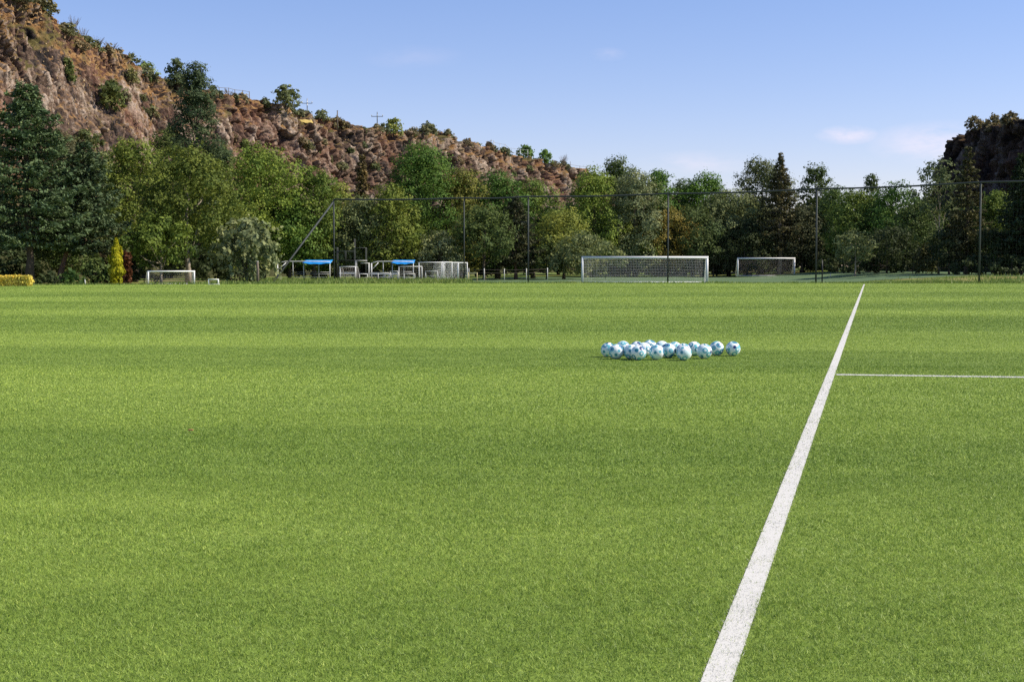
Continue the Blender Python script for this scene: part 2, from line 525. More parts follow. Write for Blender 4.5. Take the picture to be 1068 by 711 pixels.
tag(tri_obj('rough_grass', np.concatenate(vv), M['rough']), 'longer uncut grass and weeds along the far edge of the pitch', 'grass', kind='stuff')

# ------------------------------------------------------------------ hills
def hill(name, ctrl, nrm, prof, ncol, nrow, mat, seed, gentle=lambda x: 0 * x, amp=1.0, uu=(-60, 660)):
    ctrl = np.array(ctrl, float)
    dens = np.where((ctrl[:-1, 0] >= uu[0]) & (ctrl[1:, 0] <= uu[1]), 1.0, .12) * np.diff(ctrl[:, 0])
    u = np.interp(np.linspace(0, 1, ncol), np.concatenate([[0], np.cumsum(dens) / dens.sum()]), ctrl[:, 0])
    py = np.interp(u, ctrl[:, 0], ctrl[:, 1]); D = np.interp(u, ctrl[:, 0], ctrl[:, 2])
    ridge = np.array([P(a, b, c) for a, b, c in zip(u, py, D)])
    H = ridge[:, 2]
    prof = np.array(prof, float)
    v = np.linspace(0, 1, nrow)
    of = np.interp(v, prof[:, 0], prof[:, 1]); zf = np.interp(v, prof[:, 0], prof[:, 2])
    nrm = np.array([*nrm, 0.0])
    base = ridge[:, None, :] * np.array([1, 1, 0]) + of[None, :, None] * H[:, None, None] * nrm + (zf[None, :] * H[:, None])[:, :, None] * np.array([0, 0, 1.0])
    p = base.reshape(-1, 3)
    g = gentle(p[:, 0])
    zfr = np.tile(zf, ncol); vr = np.tile(v, ncol)
    q = p + .55 * np.stack([fbm(p * .8, seed + 1, 2), fbm(p * .8, seed + 2, 2), fbm(p * .8, seed + 3, 2)], 1)
    gully = fbm(p * np.array([.07, .07, .022]), seed + 20, 3) - .5
    mid = fbm(p * np.array([.26, .26, .07]), seed + 21, 4) - .5
    c2, e2 = cells(q * np.array([.36, .36, .13]), seed + 5)
    c3, e3 = cells(q * np.array([.85, .85, .36]), seed + 9)
    c4_, e4 = cells(q * np.array([1.9, 1.9, .9]), seed + 13)
    rough = fbm(p * 1.7, seed + 22, 4) - .5
    joint = smooth(.80, .97, 1 - 2.2 * np.abs(fbm(p * np.array([.42, .42, .07]), seed + 24, 3) - .5)) * smooth(.34, .50, fbm(p * .12, seed + 25, 2))   # upright cracks
    joint2 = smooth(.74, .98, 1 - 2.6 * np.abs(fbm(p * np.array([.17, .17, .035]), seed + 27, 3) - .5))   # deep recesses between buttresses
    patch = smooth(.42, .58, fbm(p * np.array([.06, .06, .08]), seed + 41, 3))       # where bare rock crops out of the slope
    k = (1 - .75 * g * (1 - patch)) * amp
    led = p[:, 2] / 4.2 + 2.2 * fbm(p * .09, seed + 50, 3)
    saw = led - np.floor(led); saw = saw - smooth(.8, 1.0, saw) * saw
    d = gully * 8 + k * (mid * 1.0 + (c2 - .5) * 2.2 + (c3 - .5) * 1.25 + (c4_ - .5) * .6 - (1 - smooth(0, .07, e2)) * 1.0 - joint * .8 - joint2 * 1.0 + saw * .5) + rough * .7
    up = k * ((c2 - .5) * .5 + (c3 - .5) * .25 + (c4_ - .5) * .2) + rough * .5 + (fbm(p * .3, seed + 30, 3) - .5) * .6
    c1 = c2
    foot = smooth(0, .12, vr)
    top = smooth(prof[-2, 0] + .02, prof[-3, 0], vr)
    p = p + (nrm * (d * foot * top)[:, None]) + np.stack([0 * up, 0 * up, up * foot], 1)
    a = (np.arange(ncol - 1)[:, None] * nrow + np.arange(nrow - 1)[None, :]).ravel()
    me = np_mesh(name, p, np.stack([a, a + nrow, a + nrow + 1, a + 1], 1))
    at = me.attributes.new('cell', 'FLOAT', 'POINT')
    at.data.foreach_set('value', (.35 * c2 + .40 * c3 + .25 * c4_).astype(np.float32))
    cap = smooth(.60, .76, vr + .30 * (fbm(p * .10, seed + 70, 3) - .5))
    at = me.attributes.new('cap', 'FLOAT', 'POINT'); at.data.foreach_set('value', cap.astype(np.float32))
    o = link(name, me, mat)
    tag(o, kind='structure')
    return p.reshape(ncol, nrow, 3), u, v

RIDGE = [(-900, -90, 120), (-500, -60, 140), (-160, -30, 178), (-60, -18, 192), (0, -6, 203), (42, 4, 210), (62, 27, 214), (98, 47, 220), (140, 57, 228), (158, 76, 231), (190, 88, 238), (222, 96, 246),
         (260, 101, 254), (290, 112, 260), (320, 118, 267), (370, 131, 280), (410, 139, 292), (430, 139, 298), (462, 138, 308), (484, 149, 316), (505, 154, 323), (530, 159, 332),
         (560, 169, 345), (590, 175, 358), (622, 182, 372), (660, 192, 390), (720, 210, 420), (800, 240, 460)]
PROF = [(0, .95, -.05), (.10, .55, .16), (.28, .23, .40), (.70, .03, .91), (.80, .012, .985), (.84, 0, 1.0), (.90, -.25, 1.0), (1, -1.6, .7)]
HP, HU, HVV = hill('cliff_hill', RIDGE, (.885, -.465), PROF, 1000, 230, M['hill'], 3, lambda x: smooth(-36, -62, x))
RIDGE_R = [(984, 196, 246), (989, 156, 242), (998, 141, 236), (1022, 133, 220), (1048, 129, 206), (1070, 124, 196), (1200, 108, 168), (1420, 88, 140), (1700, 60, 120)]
HR, _, _ = hill('far_cliff_hill', RIDGE_R, (-.93, -.36), PROF, 420, 130, M['hill_shade'], 40, amp=.9, uu=(980, 1210))

def ridge_at(px, dy=0.0):
    i = int(np.clip(np.searchsorted(HU, px), 0, len(HU) - 1))
    return HP[i, int(.835 * 229)]

def hill_at(px, py):
    """point of the left hill seen at a photograph pixel (nearest vertex by projection)"""
    d = HP.reshape(-1, 3) - np.array([0, 0, CAMH])
    f = d[:, 1] * CP - d[:, 2] * SP; upv = d[:, 1] * SP + d[:, 2] * CP
    X = 534 + F * d[:, 0] / f; Y = 355.5 - F * upv / f
    e = (X - px) ** 2 + (Y - py) ** 2 + (d[:, 1] - d[:, 1].min()) * .02
    return HP.reshape(-1, 3)[int(np.argmin(e))]

# ------------------------------------------------------------------ foliage
def leaf_quads(C, Nrm, size, aspect, rng, T=None):
    n = len(C)
    Nrm = Nrm / (np.linalg.norm(Nrm, axis=1, keepdims=True) + 1e-9)
    if T is None: T = rng.normal(size=(n, 3))
    T = T - Nrm * (T * Nrm).sum(1, keepdims=True)
    T /= np.linalg.norm(T, axis=1, keepdims=True) + 1e-9
    B = np.cross(Nrm, T)
    s = (size / 2)[:, None]
    V = np.empty((n, 4, 3))
    V[:, 0] = C - T * s * aspect; V[:, 1] = C - B * s + Nrm * s * .25
    V[:, 2] = C + T * s * aspect; V[:, 3] = C + B * s + Nrm * s * .25
    return V.reshape(-1, 3)

def leaf_mesh(name, V):
    return np_mesh(name, V, np.arange(len(V)).reshape(-1, 4))

def unit(n, rng):
    v = rng.normal(size=(n, 3)); return v / np.linalg.norm(v, axis=1, keepdims=True)

def broad_crown(H, Rr, seed, base=.16, leaf=.18, dens=64, open_=0.0, weep=0.0, flat=0.0, lobes=None, bell=.12):
    rng = np.random.default_rng(seed)
    rz = H * (1 - base) / 2; cz = H - rz
    asp = rz / Rr
    N = lobes or int(np.clip(15 + 9 * asp + 1.2 * Rr, 14, 48))
    lr = rng.uniform(.22, .40, N) * min(Rr, rz * 1.05) * (1.0 if N > 14 else 1.15)
    zz = -1 + 2 * (np.arange(N) + rng.uniform(.2, .8, N)) / N          # spread evenly over the height
    az = np.arange(N) * 2.4 + rng.uniform(-.7, .7, N)
    prof = np.sqrt(np.clip(1 - np.abs((zz + bell) / (1 + max(0, bell - .12) * .8)) ** 2.4, .04, 1)) * (1 - .10 * rng.random(N))
    rad = prof * rng.uniform(.35, 1.0, N) ** .6 * np.clip(Rr - lr * .75, .1 * Rr, None) * rng.uniform(.8, 1.1, N)
    lc = np.stack([np.cos(az) * rad, np.sin(az) * rad, cz + zz * np.clip(rz - lr * .8, .2 * rz, None)], 1)
    sil = 2 * Rr * (H * (1 - base)) * .85
    total = int(sil * dens * (1 - open_ * .6) / (leaf / .30) ** 2)
    wts = lr ** 2; wts /= wts.sum()
    Cs = []; Ns = []
    for i in range(N):
        nl = max(12, int(total * wts[i]))
        K = max(6, int(nl / 13))
        td = unit(K, rng); td[:, 2] = td[:, 2] * .85 + .12
        rr = lr[i] * rng.uniform(.68, 1.08, K) * (1 + .3 * (rng.random(K) < .15))
        tc = lc[i] + td * rr[:, None] * np.array([1.12, 1.12, .9 - flat * .4])
        idx = rng.integers(0, K, nl)
        sg = (.09 * lr[i] + .14) * (1 - .3 * open_)
        c = tc[idx] + rng.normal(0, sg, (nl, 3)) * np.array([1, 1, .75])
        nn = td[idx] * 1.1 + np.array([0, 0, .35]) + rng.normal(0, .42, (nl, 3))
        Cs.append(c); Ns.append(nn)
        if weep > 0:
            ns = int(K * weep * .9)
            for j in rng.integers(0, K, ns):
                L = rng.uniform(.5, 1.9) * weep; m = int(L / .13)
                tt = np.linspace(0, 1, m)[:, None]
                drift = np.array([td[j][0], td[j][1], 0]) * .35 * L
                c = tc[j] + drift * tt + np.array([0, 0, -L]) * tt ** 1.3 + rng.normal(0, .06, (m, 3))
                Cs.append(c); Ns.append(np.tile(td[j] * .6 + np.array([0, 0, .3]), (m, 1)) + rng.normal(0, .5, (m, 3)))
    C = np.concatenate(Cs); Nn = np.concatenate(Ns)
    C[:, 2] = np.where(C[:, 2] < .06, .06 + np.abs(C[:, 2]) * .2, C[:, 2])
    sz = leaf * rng.uniform(.5, 1.4, len(C))
    return leaf_quads(C, Nn, sz, 1.35, rng), lc, lr

def trunk_mb(H, lc, lr, seed, rad, lean=(0, 0), top=.72, limbs=9, n=7):
    rng = random.Random(seed)
    mb = MB(); pts = []; rads = []
    st = 7
    for i in range(st + 1):
        t = i / st
        pts.append((lean[0] * (1 - t) ** 1.4 + rng.uniform(-.1, .1) * rad * 4 * (0 < i), lean[1] * (1 - t) + rng.uniform(-.1, .1) * rad * 4 * (0 < i), -.15 + t * (H * top + .15)))
        rads.append(rad * (1.35 if i == 0 else 1.0 - .78 * t))
    mb.tube(pts, rads, n)
    if lc is not None:
        order = sorted(range(len(lc)), key=lambda i: -lr[i])[:limbs]
        for i in order:
            c = Vector(lc[i]); t = max(.22, min(.95, (c.z - lr[i] * 1.2) / (H * top) * rng.uniform(.7, .95)))
            k = t * st; a = int(min(st - 1, k)); f = k - a
            p = Vector(pts[a]).lerp(Vector(pts[a + 1]), f)
            mid = p.lerp(c, .5) + Vector((0, 0, -.12 * (c - p).length + rng.uniform(-.1, .2)))
            r0 = rad * (1 - .75 * t) * .6
            mb.tube([p, mid, p.lerp(c, .98)], [r0, r0 * .65, r0 * .25], 5)
    return mb

def ground_pt(px, D, dz=0.0):
    x = P(px, 278, D)[0]
    return np.array([x, D, float(gz(x, D)) + dz])

COUNT = [100]
def place_tree(name, loc, V, mb, col, label, cat, bark='bark', leafmat='leaf', group=None, rz=0.0):
    o = thing(name, loc, label, cat, group, rz)
    mb.build('trunk', M[bark], o)
    c = link('crown', leaf_mesh('crown', V), M[leafmat], o)
    c.color = (*col, 1)
    return o

def broad(px, top, hw, D, col, label, name='broadleaf_tree', base=.16, bark='bark', lean=(0, 0), group=None, leaf=.18, rad=None, loc=None, cat='tree', **kw):
    COUNT[0] += 1
    if loc is None: loc = ground_pt(px, D)
    H = CAMH + (278 - top) * D / F - loc[2]
    Rr = 1.14 * hw * D / F
    V, lc, lr = broad_crown(H, Rr, COUNT[0], base, leaf, **kw)
    mb = trunk_mb(H, lc, lr, COUNT[0], rad or max(.08, .022 * H), lean)
    return place_tree(name, loc, V, mb, col, label, cat, bark, group=group)

def conifer(px, top, hw, D, col, label, name='conifer_tree', base=.12, droop=.30, whorl=.42, bark='bark', lean=(0, 0), power=.8, spray=.5, dens=1.0, cat='tree', tipcol=None):
    COUNT[0] += 1
    rng = np.random.default_rng(COUNT[0])
    loc = ground_pt(px, D)
    H = CAMH + (278 - top) * D / F - loc[2]; Rr = hw * D / F
    Cs = []; Ns = []; Ts = []; mb = trunk_mb(H, None, None, COUNT[0], max(.06, .02 * H), lean, top=.985)
    z0 = base * H; z = z0
    while z < H - .15:
        t = (z - z0) / (H - z0)
        nb = int(rng.integers(5, 8)); a0 = rng.uniform(0, 6.28)
        for b in range(nb):
            a = a0 + 6.283 * b / nb + rng.normal(0, .25)
            L = Rr * (1 - t) ** power * rng.uniform(.62, 1.12) * (.72 + .28 * min(1, t * 6)) + .18
            zb = z + rng.uniform(-.2, .2)
            e = np.array([math.cos(a), math.sin(a), 0]); sde = np.array([-e[1], e[0], 0])
            m = max(6, int(L * 34 * dens))
            tt = rng.uniform(.12, 1.0, m) ** .8
            side = rng.normal(0, 1, m) * (.30 * (1 - tt) + .07) * L * .62
            zc = zb - droop * L * tt + .22 * L * tt ** 3 + rng.normal(0, .10, m) - .12 * np.abs(side)
            C = np.outer(tt * L, e) + np.outer(side, sde); C[:, 2] += zc
            T = np.tile(e, (m, 1)) + np.outer(np.sign(side) * .7, sde); T[:, 2] -= .25 + rng.uniform(-.2, .5, m)
            N = np.tile(np.array([0, 0, 1.0]), (m, 1)) + rng.normal(0, .55, (m, 3))
            Cs.append(C); Ns.append(N); Ts.append(T)
            if L > 1.2 and b % 2 == 0:
                r0 = .012 * H * (1 - t) * .35 + .01
                mb.tube([(0, 0, zb), tuple(e * L * .5 + np.array([0, 0, zb - droop * L * .5 + .03 * L])), tuple(e * L * .9 + np.array([0, 0, zb - droop * L * .9 + .15 * L]))], [r0, r0 * .7, r0 * .3], 4, False)
        z += whorl * rng.uniform(.75, 1.2) * (1 - .35 * t)
    C = np.concatenate(Cs); N = np.concatenate(Ns); T = np.concatenate(Ts)
    C[:, 2] = np.clip(C[:, 2], .1, H)
    sz = spray * .34 * rng.uniform(.6, 1.3, len(C))
    V = leaf_quads(C, N, sz, 2.3, rng, T)
    return place_tree(name, loc, V, mb, col, label, cat, bark, 'needle')

# base colours of the leaves; the darkest has understory shade painted in
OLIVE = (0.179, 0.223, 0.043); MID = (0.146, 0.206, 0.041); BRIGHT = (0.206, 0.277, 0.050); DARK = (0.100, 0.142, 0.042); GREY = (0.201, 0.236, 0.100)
SILV = (.235, .270, .135); YELG = (0.248, 0.277, 0.057); RUST = (0.271, 0.218, 0.053); BLUE = (0.112, 0.165, 0.080); BROWN = (0.189, 0.153, 0.071); SHADED = (0.053, 0.073, 0.028)

# ---- left group
conifer(30, 86, 84, 117, BLUE, 'tallest dark blue-green conifer with broad drooping boughs, behind the yellow hedge', base=.21, power=.66, droop=.20)
conifer(90, 150, 54, 120, (.105, .150, .080), 'lower blue-green conifer on a leaning brown trunk beside the tall one', base=.25, power=.62, droop=.18, bark='red_bark', lean=(-2.4, 0))
conifer(-34, 116, 70, 123, (.085, .125, .062), 'dark conifer half cut off by the left edge of the photo', base=.1)
broad(62, 196, 40, 131, DARK, 'dark leafy tree filling the shade behind the two blue-green conifers', base=.08)
broad(104, 160, 34, 150, GREY, 'grey-green tree at the slope foot, between the conifers and the olive tree', base=.0)
broad(66, 138, 36, 158, (.13, .125, .06), 'brownish olive tree on the slope above the lower conifer', base=.0)
broad(140, 143, 46, 136, OLIVE, 'olive green tree rising just right of the blue-green conifers', base=.2)
broad(196, 152, 56, 125, (0.136, 0.173, 0.035), 'broad olive tree spreading over the small goal on the left', base=.27, bark='pale_bark')
broad(168, 222, 40, 121, MID, 'low leafy tree with pale trunk standing directly behind the small left goal', base=.24, bark='pale_bark')
broad(206, 66, 27, 172, (0.080, 0.115, 0.054), 'tall slender dark tree standing against the bare cliff', base=.05, name='slender_tree', dens=70)
broad(176, 132, 26, 178, (0.120, 0.160, 0.048), 'green tree at the foot of the cliff, left of the tall slender tree', base=.0)
broad(230, 150, 20, 178, DARK, 'dark narrow tree at the foot of the cliff, right of the tall slender tree', base=.0)
broad(274, 150, 44, 156, BRIGHT, 'bright green tree in front of the cliff, left of the fence brace', base=.06)
broad(302, 200, 36, 157, (0.128, 0.216, 0.042), 'bright green lower tree directly above the left blue-roofed shelter', base=.12)
broad(240, 205, 30, 138, OLIVE, 'dull olive tree between the broad olive tree and the bright green one', base=.1)
broad(257, 226, 34, 120, SILV, 'grey-green weeping tree with feathery hanging twigs, left of the shelters', name='weeping_tree', base=.2, weep=1.0, leaf=.27)
broad(328, 172, 30, 158, MID, 'rounded mid green tree below the middle of the cliff', base=.05)
broad(352, 190, 26, 164, YELG, 'yellow-green tree peeping over the left corner of the fence', base=.05)
conifer(378, 160, 13, 168, BROWN, 'thin rusty brown conifer tip in front of the cliff', base=.05, power=.6)
broad(374, 205, 42, 161, GREY, 'grey-green tree behind the left end of the fence', base=.08)
broad(408, 192, 32, 160, OLIVE, 'olive tree just left of the tallest tree behind the fence', base=.05)
broad(440, 148, 46, 166, (0.104, 0.184, 0.035), 'tallest green tree behind the fence, rising over the cliff face', base=.04)
broad(482, 176, 34, 168, (.185, .195, .045), 'olive tree with orange autumn tinge right of the tallest tree', base=.06)
broad(424, 224, 38, 163, MID, 'mid green tree directly above the right blue-roofed shelter', base=.1)
broad(458, 240, 28, 160, SILV, 'pale grey-green bushy tree behind the stacked goals', base=.05)
broad(519, 178, 36, 172, (0.088, 0.168, 0.035), 'green tree below the right part of the cliff, left of the tall post', base=.04)
broad(505, 214, 36, 160, DARK, 'dark tree on thin trunks above the gap with rails', base=.22)
conifer(538, 204, 40, 163, (0.093, 0.099, 0.051), 'dark brownish conifer behind the fence post with a short arm', base=.22, bark='red_bark')
broad(556, 186, 36, 174, MID, 'mid green tree between cliff foot and fence, right of the post with an arm', base=.05)
broad(588, 216, 34, 166, YELG, 'yellow-green tree left of the large white goal', base=.08)
broad(608, 242, 38, 160, GREY, 'grey-green bushy tree over the left post of the large goal', base=.05)
broad(570, 248, 34, 164, DARK, 'dark low tree between the rails and the large goal', base=.15)
broad(620, 175, 34, 184, BRIGHT, 'bright green tree at the right end of the visible cliff', base=.05)
broad(643, 163, 28, 190, DARK, 'dark round-topped tree, tallest above the large white goal', base=.05)
broad(662, 177, 32, 184, SILV, 'silvery green tree right of the dark round-topped tree', base=.05)
broad(686, 176, 24, 188, (0.096, 0.184, 0.032), 'narrow mid green crown left of the dip in the treeline', base=.05)
broad(655, 226, 40, 186.5, OLIVE, 'olive tree behind the middle of the large white goal', base=.05)
broad(694, 216, 32, 185.5, RUST, 'orange-yellow autumn tree over the right part of the large goal', base=.08)
broad(735, 179, 33, 194, (0.104, 0.200, 0.032), 'rounded bright green crown right of the dip in the treeline', base=.05)
broad(714, 188, 24, 198, DARK, 'small dark crown in the dip of the treeline', base=.05)
broad(722, 214, 38, 187, (0.104, 0.144, 0.048), 'dull green tree right of the orange autumn tree', base=.05)
broad(760, 196, 36, 190, GREY, 'grey-green tree between the two white goals', base=.05)
broad(794, 163, 34, 194, (0.128, 0.152, 0.067), 'silvery olive tree behind the brown spired conifer', base=.05)
conifer(813, 159, 32, 186, (.135, .125, .060), 'brown spired conifer with bare pale trunk behind the smaller goal', power=.95, base=.24, bark='pale_bark', whorl=.5)
broad(776, 228, 36, 186.5, SHADED, 'very dark low tree left of the smaller white goal', base=.05)
broad(851, 171, 22, 196, DARK, 'dark rounded slim crown right of the brown spired conifer', base=.1, open_=.3)
broad(836, 212, 30, 187, (0.096, 0.106, 0.051), 'brownish green tree over the right post of the smaller goal', base=.06)
broad(872, 193, 28, 188, (0.128, 0.192, 0.056), 'pale green tree behind the fence post beyond the touchline end', base=.06)
broad(907, 181, 12, 200, DARK, 'small dark tuft-like crown poking over the right treeline', base=.2)
broad(893, 197, 34, 178, MID, 'mid green tree beyond the end of the white touchline', base=.08)
broad(932, 190, 36, 176, (0.083, 0.160, 0.032), 'green rounded tree left of the thin open-crowned tree', base=.06)
broad(958, 206, 28, 168, DARK, 'dark green tree at the foot of the thin open-crowned tree', base=.06)
broad(892, 240, 24, 152, GREY, 'small pale-trunked tree just beyond the end of the touchline', base=.3, bark='pale_bark')
broad(979, 164, 30, 152, (0.136, 0.168, 0.072), 'thin open-crowned tree with sparse leaves and bare pale stem', name='sparse_tree', base=.42, open_=1.0, bark='pale_bark', lobes=11, rad=.11)
conifer(1008, 154, 30, 144, (0.106, 0.106, 0.048), 'layered cedar with brownish tips in front of the dark right cliff', base=.16, droop=.22, whorl=.75)
broad(1036, 198, 26, 152, MID, 'green tree between the layered cedar and the right edge', base=.06)
conifer(1064, 160, 34, 140, (0.054, 0.080, 0.042), 'dark conifer at the right edge of the photo', base=.12)
conifer(1112, 140, 40, 138, (0.054, 0.080, 0.042), 'dark conifer just outside the right edge of the photo', base=.12)
broad(925, 236, 36, 158, SHADED, 'very dark low tree under the green rounded tree', base=.04)
broad(990, 236, 34, 146, SHADED, 'very dark low tree under the layered cedar', base=.04)
broad(1040, 236, 34, 142, SHADED, 'very dark low tree in the shade left of the right edge conifer', base=.04)
broad(858, 246, 26, 186.3, SHADED, 'dark low tree between the smaller goal and the pale-trunked tree', base=.05)
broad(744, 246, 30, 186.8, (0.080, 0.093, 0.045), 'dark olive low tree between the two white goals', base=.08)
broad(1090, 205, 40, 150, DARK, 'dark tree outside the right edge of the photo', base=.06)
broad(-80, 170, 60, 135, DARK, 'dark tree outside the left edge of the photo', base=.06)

# ---- undergrowth, each bush its own thing; the darkest leaves carry painted shade
rngu = random.Random(4)
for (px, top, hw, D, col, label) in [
    (22, 262, 26, 126, SHADED, 'dark bush in the shade behind the yellow hedge'),
    (50, 285, 14, 108, SHADED, 'low very dark bush at the right end of the yellow hedge'),
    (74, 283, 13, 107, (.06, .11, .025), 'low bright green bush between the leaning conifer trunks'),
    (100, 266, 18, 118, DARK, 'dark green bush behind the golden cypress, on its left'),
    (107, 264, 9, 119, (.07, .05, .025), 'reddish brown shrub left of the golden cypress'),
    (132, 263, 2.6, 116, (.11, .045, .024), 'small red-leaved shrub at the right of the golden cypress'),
    (150, 262, 26, 128, SHADED, 'dark undergrowth bush left of the small goal'),
    (215, 262, 30, 129, SHADED, 'dark undergrowth bush behind the mini goal'),
    (250, 262, 30, 131, SHADED, 'dark undergrowth bush under the weeping tree'),
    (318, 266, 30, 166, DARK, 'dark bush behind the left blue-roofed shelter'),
    (360, 262, 28, 167, SHADED, 'dark bush behind the grey scaffold frames'),
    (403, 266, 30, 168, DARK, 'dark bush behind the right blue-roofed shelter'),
    (450, 266, 34, 166, SHADED, 'dark bush in the shade behind the stacked goals'),
    (628, 264, 40, 188, SHADED, 'dark bush seen through the left half of the large net'),
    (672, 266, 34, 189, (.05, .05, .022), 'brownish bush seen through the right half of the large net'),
    (712, 262, 32, 190, SHADED, 'dark bush right of the middle of the large net'),
    (762, 262, 30, 188.5, SHADED, 'dark bush behind the left post of the smaller goal'),
    (802, 264, 30, 189.5, SHADED, 'dark bush seen through the smaller net'),
    (842, 266, 26, 189, SHADED, 'dark bush right of the smaller goal'),
    (880, 266, 30, 170, SHADED, 'dark bush left of the pale-trunked small tree'),
    (912, 268, 30, 162, SHADED, 'dark bush right of the pale-trunked small tree'),
    (952, 262, 30, 158, SHADED, 'dark bush below the dark green tree at the right'),
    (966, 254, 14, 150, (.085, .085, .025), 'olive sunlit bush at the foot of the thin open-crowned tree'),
    (1020, 266, 30, 139, SHADED, 'dark bush left of the rightmost fence post'),
    (1055, 268, 30, 137, SHADED, 'dark bush right of the rightmost fence post'),
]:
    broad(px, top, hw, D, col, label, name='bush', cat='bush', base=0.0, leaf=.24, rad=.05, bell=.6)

# far woodland that reads as one mass behind the right half of the treeline
rngw = np.random.default_rng(70)
parts = []
for i in range(46):
    px = 470 + i * 15 + rngw.uniform(-6, 6); D = rngw.uniform(203, 224)
    top = np.interp(px, [470, 640, 720, 960, 1150], [235, 205, 210, 204, 198]) + rngw.uniform(-5, 12)
    loc = ground_pt(px, D); H = CAMH + (278 - top) * D / F - loc[2]
    V, _, _ = broad_crown(H, 4.0, 900 + i, .0, .5, 60)
    parts.append(V + loc)
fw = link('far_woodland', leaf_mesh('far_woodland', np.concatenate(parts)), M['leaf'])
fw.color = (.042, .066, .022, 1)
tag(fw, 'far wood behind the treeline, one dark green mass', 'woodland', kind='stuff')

# ---- golden cypress and yellow hedge
def cypress(px, top, hw, D, col, label):
    rng = np.random.default_rng(55); loc = ground_pt(px, D)
    H = CAMH + (278 - top) * D / F - loc[2]; Rr = hw * D / F
    Cs, Ns = [], []
    K = 60
    for i in range(K):
        t = (i + .5) / K; z = H * (.04 + .93 * t)
        r = Rr * min(1, 2.0 * (1 - t) ** .75) * (.74 + .26 * math.sin(t * 27 + .8 * math.sin(i * 1.7))) * (.6 + .4 * min(1, t * 8))
        a = i * 2.4 + rng.uniform(-.4, .4); c = np.array([math.cos(a) * r * .62, math.sin(a) * r * .62, z]); m = 55
        d = unit(m, rng); e = np.array([math.cos(a), math.sin(a), .6])
        Cs.append(c + d * r * .42 * np.array([1, 1, 1.15])); Ns.append(d * .7 + e * .5 + rng.normal(0, .3, (m, 3)))
    C = np.concatenate(Cs); V = leaf_quads(C, np.concatenate(Ns), .17 * rng.uniform(.6, 1.4, len(C)), 1.6, rng, np.tile([0, 0, 1.0], (len(C), 1)) + rng.normal(0, .5, (len(C), 3)))
    mb = MB().tube([(0, 0, -.1), (0, 0, H * .7)], [.07, .02], 7)
    return place_tree('golden_cypress', loc, V, mb, col, label, 'tree')
cypress(121.5, 248, 8.5, 109, (.36, .36, .018), 'narrow golden yellow cypress left of the small goal')

def hedge():
    rng = np.random.default_rng(66)
    x0, x1 = P(-60, 292, 97)[0], P(30, 292, 97)[0]; L = x1 - x0
    loc = np.array([(x0 + x1) / 2, 97.4, 0.0])
    o = thing('hedge', loc, 'clipped low yellow-leaved hedge at the left edge of the pitch', 'hedge')
    n = 5200; hx, hy, h = L / 2, .42, .62
    p = rng.uniform(-1, 1, (n, 3))
    ax = rng.choice(3, n, p=[.12, .5, .38]); sg = np.where(rng.random(n) < .5, -1, 1); sg = np.where(ax == 2, 1, sg)
    p[np.arange(n), ax] = sg * rng.uniform(.8, 1.04, n)
    wob = .06 * fbm(p * 4, 3, 2)
    C = p * np.array([hx, hy, h / 2]) + np.array([0, 0, h / 2]); C[:, 2] += wob + rng.normal(0, .045, n); C[:, 1] += rng.normal(0, .05, n); C[:, 2] = np.maximum(C[:, 2], .03)
    N = rng.normal(0, .5, (n, 3)); N[np.arange(n), ax] += sg
    c = link('foliage', leaf_mesh('foliage', leaf_quads(C, N, .12 * rng.uniform(.6, 1.4, n), 1.3, rng)), M['leaf'], o)
    c.color = (.74, .62, .14, 1)
    for i in range(14):
        mb = MB()
        xx = -hx + .3 + i * (L - .6) / 13
        mb.tube([(xx, 0, -.05), (xx + rng.uniform(-.1, .1), rng.uniform(-.1, .1), .55)], [.02, .008], 5)
        mb.build('stem', M['bark'], o)
hedge()

# ---- leaning bare trunks between the conifers at the left
# ---- shrubs on the cliff
def shrub(loc, H, Rr, col, label, seed, name='cliff_shrub', group=None, bare=False, leaf=.32):
    if bare:
        o = thing(name, loc, label, 'shrub', group)
        rng = random.Random(seed); mb = MB()
        for i in range(16):
            a = rng.uniform(0, 6.28); l = rng.uniform(.6, 1) * Rr; hh = rng.uniform(.5, 1) * H
            p0 = Vector((0, 0, -.3)); p1 = Vector((math.cos(a) * l * .4, math.sin(a) * l * .4, hh * .55)); p2 = Vector((math.cos(a) * l, math.sin(a) * l, hh))
            mb.tube([p0, p1, p2], [.035, .028, .012], 4, False)
            for k in range(3):
                b = a + rng.uniform(-1.2, 1.2)
                mb.tube([p1, p1 + Vector((math.cos(b) * l * .5, math.sin(b) * l * .5, hh * .4))], [.02, .008], 4, False)
        mb.build('branch', M['wood'], o)
        return o
    V, lc, lr = broad_crown(H, Rr, seed, 0.0, leaf, 80, lobes=18, bell=.75)
    mb = trunk_mb(H, lc, lr, seed, .08, limbs=5, n=5)
    o = thing(name, loc, label, 'shrub', group)
    mb.build('stem', M['bark'], o)
    c = link('foliage', leaf_mesh('foliage', V), M['leaf'], o); c.color = (*col, 1)
    return o

def on_ridge(px, py, hpx, wpx, col, label, bare=False, name='cliff_shrub', group=None, sink=.4):
    q = ridge_at(px); D = q[1]
    COUNT[0] += 1
    return shrub((q[0], q[1], q[2] - sink - .4), .4 + hpx * D / F + sink, wpx / 2 * D / F, col, label, COUNT[0], name, group, bare)

